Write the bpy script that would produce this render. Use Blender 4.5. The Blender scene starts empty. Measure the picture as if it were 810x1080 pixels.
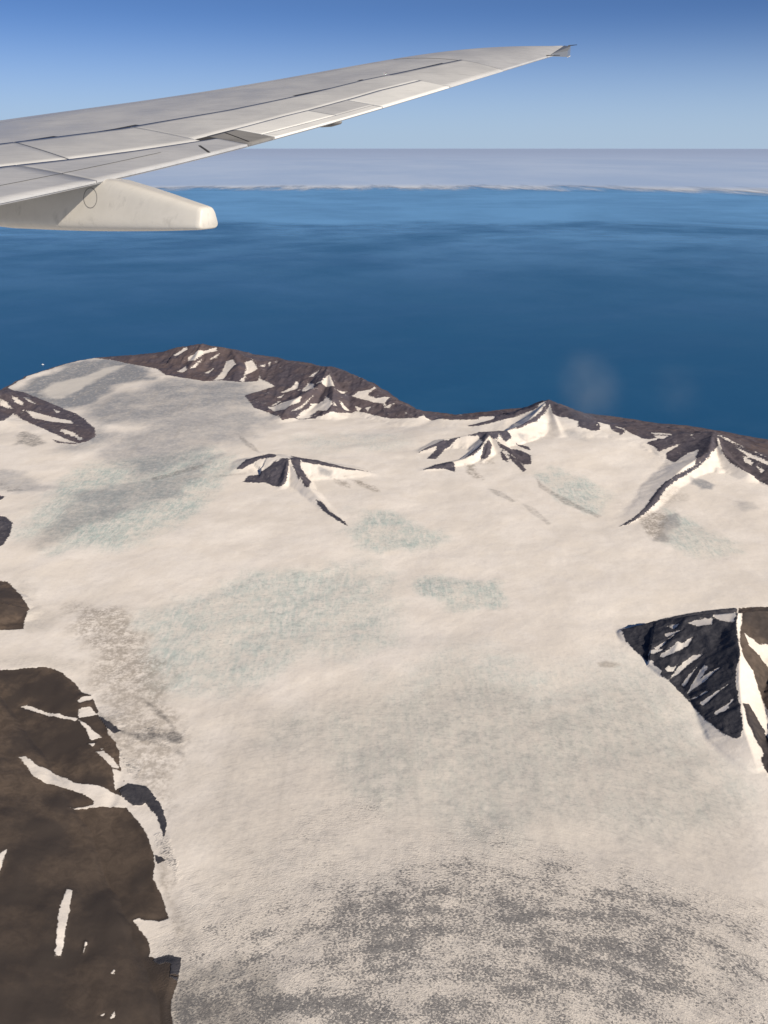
import bpy, bmesh, math, random
import numpy as np

random.seed(4)
SC = bpy.context.scene
COL = SC.collection
ALT = 9500.0                                   # flying height over the sea, metres; the cabin window is the origin
R = math.radians

# ------------------------------------------------------------------ helpers
def link(name, me, mat=None, parent=None):
    o = bpy.data.objects.new(name, me); COL.objects.link(o)
    if mat is not None:
        for m in (mat if isinstance(mat, (list, tuple)) else [mat]): me.materials.append(m)
    if parent is not None: o.parent = parent
    return o

def tag(o, label=None, cat=None, group=None, kind=None):
    if label: o['label'] = label
    if cat: o['category'] = cat
    if group: o['group'] = group
    if kind: o['kind'] = kind
    return o

def from_pydata(name, v, f, mat=None, parent=None, smooth=True):
    me = bpy.data.meshes.new(name); me.from_pydata([tuple(map(float, p)) for p in v], [], f); me.update()
    if smooth: me.polygons.foreach_set('use_smooth', [True] * len(me.polygons))
    return link(name, me, mat, parent)

class NT:
    def __init__(self, name, rough=0.5):
        self.m = bpy.data.materials.new(name); self.m.use_nodes = True
        self.t = self.m.node_tree; self.n = self.t.nodes; self.l = self.t.links
        self.b = self.n['Principled BSDF']; self.b.inputs['Roughness'].default_value = rough
    def _in(self, sock, v):
        if v is None: return
        if hasattr(v, 'is_linked') or isinstance(v, bpy.types.NodeSocket): self.l.new(v, sock)
        elif isinstance(v, (tuple, list)) and sock.type == 'RGBA' and len(v) == 3: sock.default_value = (*v, 1)
        else: sock.default_value = v
    def attr(self, name, vec=False):
        a = self.n.new('ShaderNodeAttribute'); a.attribute_name = name
        return a.outputs['Vector' if vec else 'Fac']
    def coord(self): return self.n.new('ShaderNodeTexCoord').outputs['Object']
    def mapping(self, v, scale, loc=(0, 0, 0), rot=(0, 0, 0)):
        m = self.n.new('ShaderNodeMapping'); self._in(m.inputs['Vector'], v)
        m.inputs['Scale'].default_value = scale; m.inputs['Location'].default_value = loc; m.inputs['Rotation'].default_value = rot
        return m.outputs[0]
    def noise(self, v, scale=1.0, detail=5, rough=.55, dist=0.0):
        n = self.n.new('ShaderNodeTexNoise'); self._in(n.inputs['Vector'], v)
        n.inputs['Scale'].default_value = scale; n.inputs['Detail'].default_value = detail
        n.inputs['Roughness'].default_value = rough; n.inputs['Distortion'].default_value = dist
        return n.outputs['Fac']
    def math(self, op, a, b=None, c=None, clamp=False):
        m = self.n.new('ShaderNodeMath'); m.operation = op; m.use_clamp = clamp
        for i, x in enumerate((a, b, c)): self._in(m.inputs[i], x)
        return m.outputs[0]
    def step(self, v, lo, hi, a=0.0, b=1.0):
        m = self.n.new('ShaderNodeMapRange'); m.interpolation_type = 'SMOOTHSTEP'
        self._in(m.inputs['Value'], v); self._in(m.inputs['From Min'], lo); self._in(m.inputs['From Max'], hi)
        m.inputs['To Min'].default_value = a; m.inputs['To Max'].default_value = b
        return m.outputs[0]
    def mix(self, f, a, b):
        m = self.n.new('ShaderNodeMix'); m.data_type = 'RGBA'
        self._in(m.inputs['Factor'], f); self._in(m.inputs['A'], a) if False else None
        self._in(m.inputs[0], f); self._in(m.inputs[6], a); self._in(m.inputs[7], b)
        return m.outputs[2]
    def color(self, c): self._in(self.b.inputs['Base Color'], c)
    def bump(self, h, dist, strength=1.0, normal=None):
        b = self.n.new('ShaderNodeBump'); self._in(b.inputs['Height'], h)
        b.inputs['Distance'].default_value = dist; b.inputs['Strength'].default_value = strength
        if normal is not None: self.l.new(normal, b.inputs['Normal'])
        return b.outputs[0]

# ------------------------------------------------------------------ world, sun, camera
SUN_AZ, SUN_EL = R(-48), R(31)              # azimuth from +X towards +Y
sd_ = (math.cos(SUN_EL) * math.cos(SUN_AZ), math.cos(SUN_EL) * math.sin(SUN_AZ), math.sin(SUN_EL))
w = bpy.data.worlds.new('World'); SC.world = w; w.use_nodes = True
wn = w.node_tree.nodes; wl = w.node_tree.links
sky = wn.new('ShaderNodeTexSky'); sky.sky_type = 'NISHITA'; sky.sun_disc = False
sky.sun_elevation = SUN_EL; sky.sun_rotation = math.pi / 2 - SUN_AZ
sky.altitude = 8000; sky.air_density = 1.0; sky.dust_density = 0.7; sky.ozone_density = 5.0
bg = wn['Background']; bg.inputs['Strength'].default_value = 0.088
tcw = wn.new('ShaderNodeTexCoord'); sxw = wn.new('ShaderNodeSeparateXYZ'); wl.new(tcw.outputs['Generated'], sxw.inputs[0])
mrw = wn.new('ShaderNodeMapRange'); mrw.interpolation_type = 'SMOOTHSTEP'; wl.new(sxw.outputs[2], mrw.inputs[0])
mrw.inputs[1].default_value = 0.13; mrw.inputs[2].default_value = -.012; mrw.inputs[3].default_value = 0; mrw.inputs[4].default_value = 1.0
mxw = wn.new('ShaderNodeMix'); mxw.data_type = 'RGBA'; wl.new(mrw.outputs[0], mxw.inputs[0]); wl.new(sky.outputs[0], mxw.inputs[6])
mxw.inputs[7].default_value = (*(4.6, 6.0, 7.7), 1)                      # pale lilac haze lying low on the horizon
wl.new(mxw.outputs[2], bg.inputs[0])

sl = bpy.data.lights.new('sun', 'SUN'); sl.energy = 5.2; sl.angle = R(0.5); sl.color = (1.0, .895, .735)
so = bpy.data.objects.new('sun', sl); COL.objects.link(so)
from mathutils import Vector
so.rotation_euler = Vector(sd_).to_track_quat('Z', 'Y').to_euler(); so.location = (0, 0, 60)

cam = bpy.data.cameras.new('camera'); co = bpy.data.objects.new('camera', cam); COL.objects.link(co)
cam.sensor_fit = 'VERTICAL'; cam.sensor_height = 36; cam.lens = 30.2
cam.clip_start = 0.1; cam.clip_end = 8.0e6
co.location = (0, 0, 0); co.rotation_euler = (R(90 - 23.1), 0, 0); SC.camera = co
SC.view_settings.view_transform = 'Standard'; SC.view_settings.look = 'None'
SC.view_settings.exposure = 0; SC.view_settings.gamma = 1
SC.render.resolution_x, SC.render.resolution_y = 768, 1024
SC.cycles.max_bounces = 6; SC.cycles.diffuse_bounces = 2; SC.cycles.transparent_max_bounces = 8

# ------------------------------------------------------------------ the land: measured crests, coast and ground cover (km, x right, y away)
COAST = [(-20.372, 31.463), (-17.758, 33.564), (-16.185, 35.31), (-16.143, 36.406), (-16.249, 37.736), (-15.659, 38.792), (-15.08, 40.286), (-14.098, 41.476), (-12.002, 42.306), (-9.828, 43.167), (-6.856, 42.518), (-3.86, 40.675), (-1.065, 37.908), (1.294, 32.352), (2.733, 31.839), (4.25, 32.352), (6.586, 33.016), (8.533, 31.712), (10.065, 30.734), (11.632, 30.149), (12.593, 29.473), (13.718, 28.507), (16.73, 26.185)]
BULGES = [(8.812, 26.617, 3.0, 0.16), (6.029, 26.617, 2.5, 0.14), (10.28, 22.461, 2.6, 0.1), (4.174, 26.617, 2.0, 0.06)]
RIDGES = [
    dict(g=0, k=0.03, wl=2.2, wr=3.2, pow=1.15, rough=1, p=[(-13.063, 41.127, 0.08), (-10.998, 41.193, 0.25), (-9.939, 41.296, 0.55), (-8.766, 41.005, 0.75), (-7.17, 40.349, 0.62), (-5.728, 38.562, 0.45)]),
    dict(g=1, k=0.03, wl=1.87, wr=2.89, pow=1.15, rough=1, p=[(-5.747, 38.69, 0.42), (-4.753, 38.722, 0.5), (-3.102, 36.946, 0.62), (-2.401, 36.369, 0.8), (-0.976, 34.718, 0.72), (0.185, 32.701, 0.55), (1.393, 30.431, 0.42)]),
    dict(g=1, k=0.03, wl=1.36, wr=1.36, pow=1.2, rough=1, p=[(-2.391, 36.197, 0.8), (-2.555, 33.8, 0.68), (-3.463, 32.063, 0.5), (-3.781, 30.27, 0.36)]),
    dict(g=1, k=0.03, wl=1.19, wr=1.19, pow=1.2, rough=1, p=[(-2.374, 35.896, 0.75), (-1.971, 32.857, 0.66), (-2.021, 31.047, 0.42)]),
    dict(g=0, k=0.03, wl=1.2, wr=1.2, pow=1.2, rough=1, p=[(-8.724, 40.792, 0.75), (-8.642, 38.722, 0.5), (-8.711, 36.91, 0.25)]),
    dict(g=0, k=0.03, wl=1.2, wr=1.2, pow=1.2, rough=1, p=[(-7.137, 40.146, 0.62), (-6.483, 37.886, 0.48), (-6.304, 36.13, 0.28)]),
    dict(g=2, k=0.03, wl=2.6, wr=2.6, pow=1.15, rough=1, p=[(-19.941, 33.681, 0.75), (-16.77, 33.357, 0.68), (-15.189, 33.123, 0.55), (-13.688, 32.08, 0.42), (-12.02, 30.403, 0.32), (-10.262, 28.745, 0.2)]),
    dict(g=2, k=0.03, wl=1, wr=1, pow=1.1, rough=1, p=[(-16.548, 32.857, 0.66), (-13.834, 29.807, 0.5), (-11.849, 27.894, 0.34)]),
    dict(g=3, k=0.03, wl=1.04, wr=1.2, pow=1.1, rough=1, p=[(-4.583, 24.521, 0.42), (-4.109, 25.101, 0.58), (-3.52, 25.145, 0.72), (-2.935, 24.624, 0.78), (-2.158, 24.592, 0.7), (-1.289, 24.418, 0.58), (-0.371, 24.221, 0.44)]),
    dict(g=3, k=0.03, wl=0.56, wr=0.56, pow=1.1, rough=1, p=[(-2.935, 24.624, 0.78), (-2.602, 23.792, 0.66), (-2.135, 22.797, 0.54), (-1.544, 21.499, 0.47), (-0.908, 20.287, 0.42)]),
    dict(g=3, k=0.03, wl=0.48, wr=0.48, pow=1.1, rough=1, p=[(-2.935, 24.624, 0.78), (-2.889, 23.846, 0.64), (-2.94, 23.202, 0.44)]),
    dict(g=4, k=0.03, wl=1.014, wr=1.092, pow=1.1, rough=1, p=[(1.065, 26.096, 0.42), (2.032, 27.003, 0.6), (2.65, 26.975, 0.74), (3.428, 27.007, 0.86), (4.064, 27.109, 0.86), (4.784, 27.758, 0.92), (5.843, 29.872, 1.08)]),
    dict(g=4, k=0.03, wl=0.624, wr=0.702, pow=1.1, rough=1, p=[(3.428, 27.007, 0.86), (3.13, 25.907, 0.74), (2.561, 25.189, 0.58), (1.211, 24.521, 0.42)]),
    dict(g=4, k=0.03, wl=0.546, wr=0.546, pow=1.1, rough=1, p=[(3.416, 26.906, 0.86), (3.779, 26.025, 0.7), (4.307, 25.039, 0.54), (4.366, 24.248, 0.46)]),
    dict(g=4, k=0.03, wl=0.39, wr=0.39, pow=1.1, rough=1, p=[(3.402, 26.767, 0.84), (3.262, 25.712, 0.68), (3.061, 25.151, 0.5)]),
    dict(g=5, k=0.03, wl=2.2, wr=3.2, pow=1.1, rough=1, p=[(2.232, 29.954, 0.42), (3.245, 29.807, 0.5), (4.392, 29.509, 0.66), (5.255, 29.714, 0.88), (5.885, 29.925, 1.1), (6.553, 29.102, 0.92), (7.148, 28.3, 0.82), (7.853, 27.843, 0.76), (8.797, 27.217, 0.76), (9.587, 26.767, 0.84), (10.602, 26.47, 1.0)]),
    dict(g=5, k=0.03, wl=0.9, wr=0.9, pow=1.1, rough=1, p=[(5.885, 29.925, 1.1), (5.903, 28.614, 0.86), (5.89, 27.261, 0.68)]),
    dict(g=6, k=0.03, wl=2.04, wr=2.04, pow=1.1, rough=1, p=[(10.602, 26.47, 1.0), (11.218, 25.401, 0.88), (11.736, 24.482, 0.8), (12.923, 21.962, 0.7)]),
    dict(g=6, k=0.03, wl=0.68, wr=1.36, pow=1.15, rough=1, p=[(10.567, 26.371, 1.0), (9.946, 24.892, 0.9), (8.874, 23.844, 0.76), (7.977, 22.764, 0.64), (7.252, 21.598, 0.54), (6.212, 20.408, 0.42)]),
    dict(g=6, k=0.03, wl=0.85, wr=0.85, pow=1.1, rough=1, p=[(10.567, 26.371, 1.0), (10.442, 24.946, 0.82), (10.704, 23.607, 0.64)]),
    dict(g=7, k=0.03, wl=0.7, wr=1.9, pow=1, rough=0.4, p=[(4.749, 15.064, 0.42), (5.425, 15.005, 0.72), (5.945, 14.672, 1.0), (6.716, 14.334, 1.3), (7.489, 14.477, 1.26), (9.072, 14.554, 1.3)]),
    dict(g=7, k=0.03, wl=1.3, wr=1.2, pow=1.05, rough=0.4, p=[(6.716, 14.334, 1.3), (6.414, 13.248, 1.06), (6.204, 12.619, 0.88), (5.951, 11.638, 0.62), (5.895, 10.827, 0.42)]),
    dict(g=7, k=0.03, wl=1.1, wr=1.1, pow=1.05, rough=1, p=[(8.043, 14.296, 1.28), (7.26, 12.443, 1.0), (6.586, 10.824, 0.7), (6.449, 10.088, 0.42)]),
    dict(g=8, k=0.16, wl=2.6, wr=4.4, pow=0.85, rough=0.1, p=[(-9.962, 13.656, 0.8), (-8.2, 11.45, 0.95), (-7.026, 9.578, 1.05), (-6.057, 8.002, 1.1), (-5.396, 6.758, 1.15), (-5.005, 5.851, 1.2)]),
    dict(g=9, k=0.16, wl=0.9, wr=1, pow=0.8, rough=0.15, p=[(-9.479, 16.309, 0.66), (-8.51, 16.171, 0.62), (-7.943, 15.984, 0.54), (-7.557, 15.872, 0.42)]),
    dict(g=10, k=0.03, wl=0.7, wr=0.7, pow=1, rough=1, p=[(-11.564, 20.725, 0.66), (-10.349, 20.457, 0.56), (-9.64, 20.287, 0.42)]),
]
ROCK = [
    (0.5, [(-16.912, 36.087), (-16.018, 35.697), (-15.036, 34.492), (-13.429, 32.814), (-12.577, 31.983), (-11.485, 30.892), (-10.782, 29.827), (-10.095, 28.725), (-9.804, 27.889), (-9.907, 27.297), (-10.253, 27.004), (-10.881, 27.186), (-11.454, 27.901), (-12.276, 28.874), (-13.188, 29.991), (-13.905, 31.087), (-13.533, 29.469), (-14.09, 29.546)]),
    (0.8, [(-12.002, 42.306), (-11.026, 43.167), (-10.502, 44.06), (-9.862, 44.519), (-9.123, 44.519), (-7.984, 43.609), (-6.807, 40.01), (-5.833, 38.705), (-5.492, 37.692), (-5.405, 36.067), (-6.047, 35.759), (-6.894, 36.006), (-7.651, 35.741), (-8.557, 36.21), (-9.481, 36.682), (-10.314, 38.36), (-11.16, 39.115), (-12.907, 40.584), (-13.975, 41.095), (-13.759, 41.887)]),
    (0.6, [(-5.833, 38.705), (-5.246, 40.899), (-4.333, 40.873), (-3.318, 39.538), (-2.666, 39.713), (-1.74, 38.792), (-0.842, 37.395), (-0.202, 35.758), (0.387, 34.052), (0.94, 33.018), (1.461, 30.39), (1.21, 30.141), (0.521, 30.296), (0.0, 30.55), (-0.534, 31.124), (-1.083, 31.591), (-1.774, 31.025), (-2.118, 30.861), (-2.799, 30.503), (-3.315, 30.435), (-3.691, 30.06), (-4.269, 31.1), (-4.968, 31.785), (-5.589, 33.522), (-5.153, 34.218), (-4.58, 35.266), (-5.337, 36.47)]),
    (0.1, [(-4.502, 24.56), (-4.345, 25.074), (-4.069, 25.807), (-3.683, 26.098), (-3.333, 25.503), (-3.312, 24.874), (-3.8, 24.999), (-4.133, 24.825), (-4.328, 24.557)]),
    (0.1, [(-4.162, 23.631), (-4.064, 24.105), (-3.57, 24.302), (-3.317, 24.65), (-3.089, 24.705), (-2.875, 24.588), (-2.851, 24.025), (-2.852, 23.424), (-2.993, 23.172), (-3.233, 23.329), (-3.483, 23.559), (-3.817, 23.559)]),
    (0.2, [(-2.909, 24.894), (-2.704, 25.714), (-2.509, 24.294), (-2.343, 23.963), (-2.136, 23.465), (-2.135, 22.799), (-2.283, 22.937), (-2.485, 23.392), (-2.715, 24.097)]),
    (0.2, [(-2.996, 25.917), (-2.239, 25.518), (-1.289, 24.414), (-0.373, 24.36), (-0.998, 24.266), (-1.716, 24.373), (-2.496, 24.509)]),
    (0, [(-1.894, 22.055), (-1.693, 21.805), (-1.452, 21.221), (-0.991, 20.523), (-0.959, 20.345), (-1.248, 20.71), (-1.609, 21.289), (-1.792, 21.718)]),
    (0.1, [(1.096, 26.101), (1.386, 26.498), (1.966, 26.941), (2.558, 26.977), (2.398, 26.898), (2.002, 26.482), (1.644, 25.568), (1.346, 25.588), (1.687, 26.361), (1.73, 26.598), (1.221, 26.206)]),
    (0.1, [(2.771, 26.925), (3.268, 28.325), (4.065, 27.111), (4.185, 26.795), (3.938, 26.534), (3.794, 26.916), (3.581, 26.421), (3.425, 26.683), (3.175, 26.056), (3.107, 26.864)]),
    (0.1, [(3.192, 26.216), (3.054, 25.728), (2.817, 25.406), (2.447, 25.213), (2.744, 25.58), (3.057, 26.051)]),
    (0.1, [(1.183, 24.544), (1.616, 25.062), (2.038, 25.233), (2.182, 24.79), (2.15, 24.366), (1.88, 24.617), (1.53, 24.573)]),
    (0.2, [(3.067, 25.512), (3.163, 25.935), (3.398, 26.424), (3.467, 26.181), (3.34, 25.552), (3.125, 25.192), (3.024, 25.357)]),
    (0.3, [(3.514, 26.655), (3.731, 26.133), (4.247, 26.067), (4.617, 25.523), (4.502, 24.772), (4.272, 24.789), (4.008, 25.443), (3.714, 25.966)]),
    (0.3, [(3.729, 25.825), (3.875, 25.298), (3.863, 24.988), (3.691, 25.243), (3.688, 25.715)]),
    (0.3, [(3.89, 25.69), (4.19, 25.024), (4.293, 24.344), (4.187, 24.207), (3.97, 25.128)]),
    (0.3, [(4.253, 26.579), (4.642, 26.278), (4.666, 25.844), (4.374, 26.317)]),
    (0.3, [(4.065, 27.111), (4.422, 27.437), (5.003, 28.142), (5.554, 29.126), (6.681, 33.986), (6.9, 33.703), (6.598, 29.646), (6.929, 28.806), (7.182, 28.154), (6.913, 27.942), (6.531, 28.458), (6.155, 28.719), (5.886, 28.905), (5.905, 29.627), (5.589, 28.912), (5.16, 28.078), (4.584, 27.447)]),
    (0.3, [(2.842, 29.062), (3.877, 29.391), (5.17, 32.339), (5.582, 30.084), (6.667, 34.128), (5.731, 29.603), (4.879, 29.404), (4.185, 29.175), (3.329, 28.928)]),
    (0.5, [(1.23, 30.749), (2.377, 31.962), (3.43, 31.535), (4.186, 31.817), (3.393, 29.582), (2.39, 29.755), (1.558, 30.197)]),
    (0.3, [(6.788, 29.244), (7.271, 29.826), (7.272, 28.546), (7.327, 27.926), (7.215, 27.56), (6.992, 27.557), (6.589, 27.918)]),
    (0.3, [(7.671, 28.663), (7.834, 27.764), (8.081, 27.478), (7.825, 27.078), (7.64, 27.614)]),
    (0.5, [(7.988, 27.742), (8.727, 27.516), (9.171, 26.907), (9.585, 27.036), (9.649, 26.671), (8.916, 26.549), (8.496, 26.679), (8.173, 27.219)]),
    (0.3, [(8.463, 26.336), (9.127, 26.753), (9.677, 27.306), (10.337, 27.149), (11.796, 29.464), (10.663, 26.195), (10.446, 25.545), (9.751, 24.532), (9.252, 24.039), (9.384, 24.47), (9.806, 25.378), (9.437, 25.293), (8.837, 24.574), (8.731, 25.061), (8.837, 25.434), (9.462, 26.047), (9.254, 25.947), (8.653, 25.615), (8.625, 26.051)]),
    (0.1, [(10.509, 25.748), (9.88, 24.661), (9.296, 23.985), (8.487, 23.181), (7.991, 22.609), (7.48, 21.747), (6.894, 21.014), (6.348, 20.457), (6.098, 20.347), (6.588, 20.815), (7.045, 21.4), (7.637, 22.404), (8.07, 22.985), (8.747, 23.598), (9.342, 24.146)]),
    (0.4, [(10.681, 26.252), (10.811, 25.922), (11.291, 25.2), (11.986, 24.055), (11.31, 22.365), (10.913, 23.381), (10.638, 23.802), (10.439, 24.419), (10.407, 25.002)]),
    (0.9, [(9.859, 30.064), (10.614, 29.715), (11.044, 29.465), (9.193, 26.983), (8.781, 27.699)]),
    (0.9, [(12.171, 29.007), (13.807, 27.965), (12.139, 24.385), (11.165, 25.247)]),
    (0.0, [(4.823, 15.14), (5.002, 15.171), (5.392, 15.432), (5.853, 15.661), (6.415, 15.864), (6.969, 16.017), (7.561, 16.09), (6.651, 14.092), (6.54, 13.718), (6.432, 13.248), (6.23, 12.873), (6.141, 12.56), (6.057, 12.129), (5.967, 11.73), (5.87, 11.528), (5.781, 11.525), (5.662, 11.657), (5.512, 12.11), (5.427, 12.723), (5.388, 12.865), (5.252, 13.367), (5.154, 13.518), (5.122, 13.85), (5.01, 14.132), (4.894, 14.457), (4.816, 14.739)]),
    (0.8, [(7.582, 16.092), (8.857, 16.177), (7.655, 13.74), (6.96, 13.729), (6.75, 13.874), (6.733, 13.613), (6.879, 13.489), (7.017, 13.121), (6.804, 11.685), (6.573, 12.067), (6.605, 12.56), (6.606, 12.986), (6.485, 13.239), (6.536, 13.601)]),
    (0.5, [(6.128, 12.193), (6.253, 12.249), (6.341, 11.793), (6.484, 10.902), (6.175, 10.103), (5.992, 10.517), (6.029, 11.107), (6.136, 11.22), (6.095, 11.493), (6.073, 11.845)]),
    (1, [(-9.428, 17.467), (-8.539, 17.301), (-7.946, 16.573), (-7.55, 16.015), (-7.486, 15.57), (-7.379, 15.239), (-7.658, 15.206), (-8.419, 15.172)]),
    (0.1, [(-11.123, 21.308), (-10.088, 20.968), (-9.681, 20.518), (-9.469, 19.743), (-9.41, 19.185), (-9.842, 18.411)]),
    (0.1, [(-11.79, 22.821), (-10.64, 22.391), (-10.685, 22.11), (-11.478, 22.113)]),
    (1, [(-8.261, 13.675), (-6.989, 13.768), (-6.429, 13.855), (-6.057, 13.665), (-5.724, 13.359), (-5.479, 13.033), (-5.263, 12.947), (-5.021, 12.493), (-4.955, 12.33), (-4.761, 12.119), (-4.637, 11.809), (-4.451, 11.608), (-4.307, 11.32), (-4.235, 11.065), (-4.06, 10.708), (-4.01, 10.221), (-4.046, 10.099), (-3.862, 10.1), (-3.618, 9.822), (-3.405, 9.534), (-3.22, 9.17), (-3.155, 8.962), (-3.128, 8.746), (-2.944, 8.459), (-2.741, 8.065), (-2.864, 8.022), (-3.021, 8.022), (-3.146, 8.036), (-3.174, 8.007), (-3.033, 7.836), (-2.903, 7.697), (-2.859, 7.521), (-2.765, 7.468), (-2.662, 7.521), (-2.483, 7.494), (-2.437, 7.233), (-2.454, 6.864), (-2.274, 6.303), (-4.464, 5.854)]),
]
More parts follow.
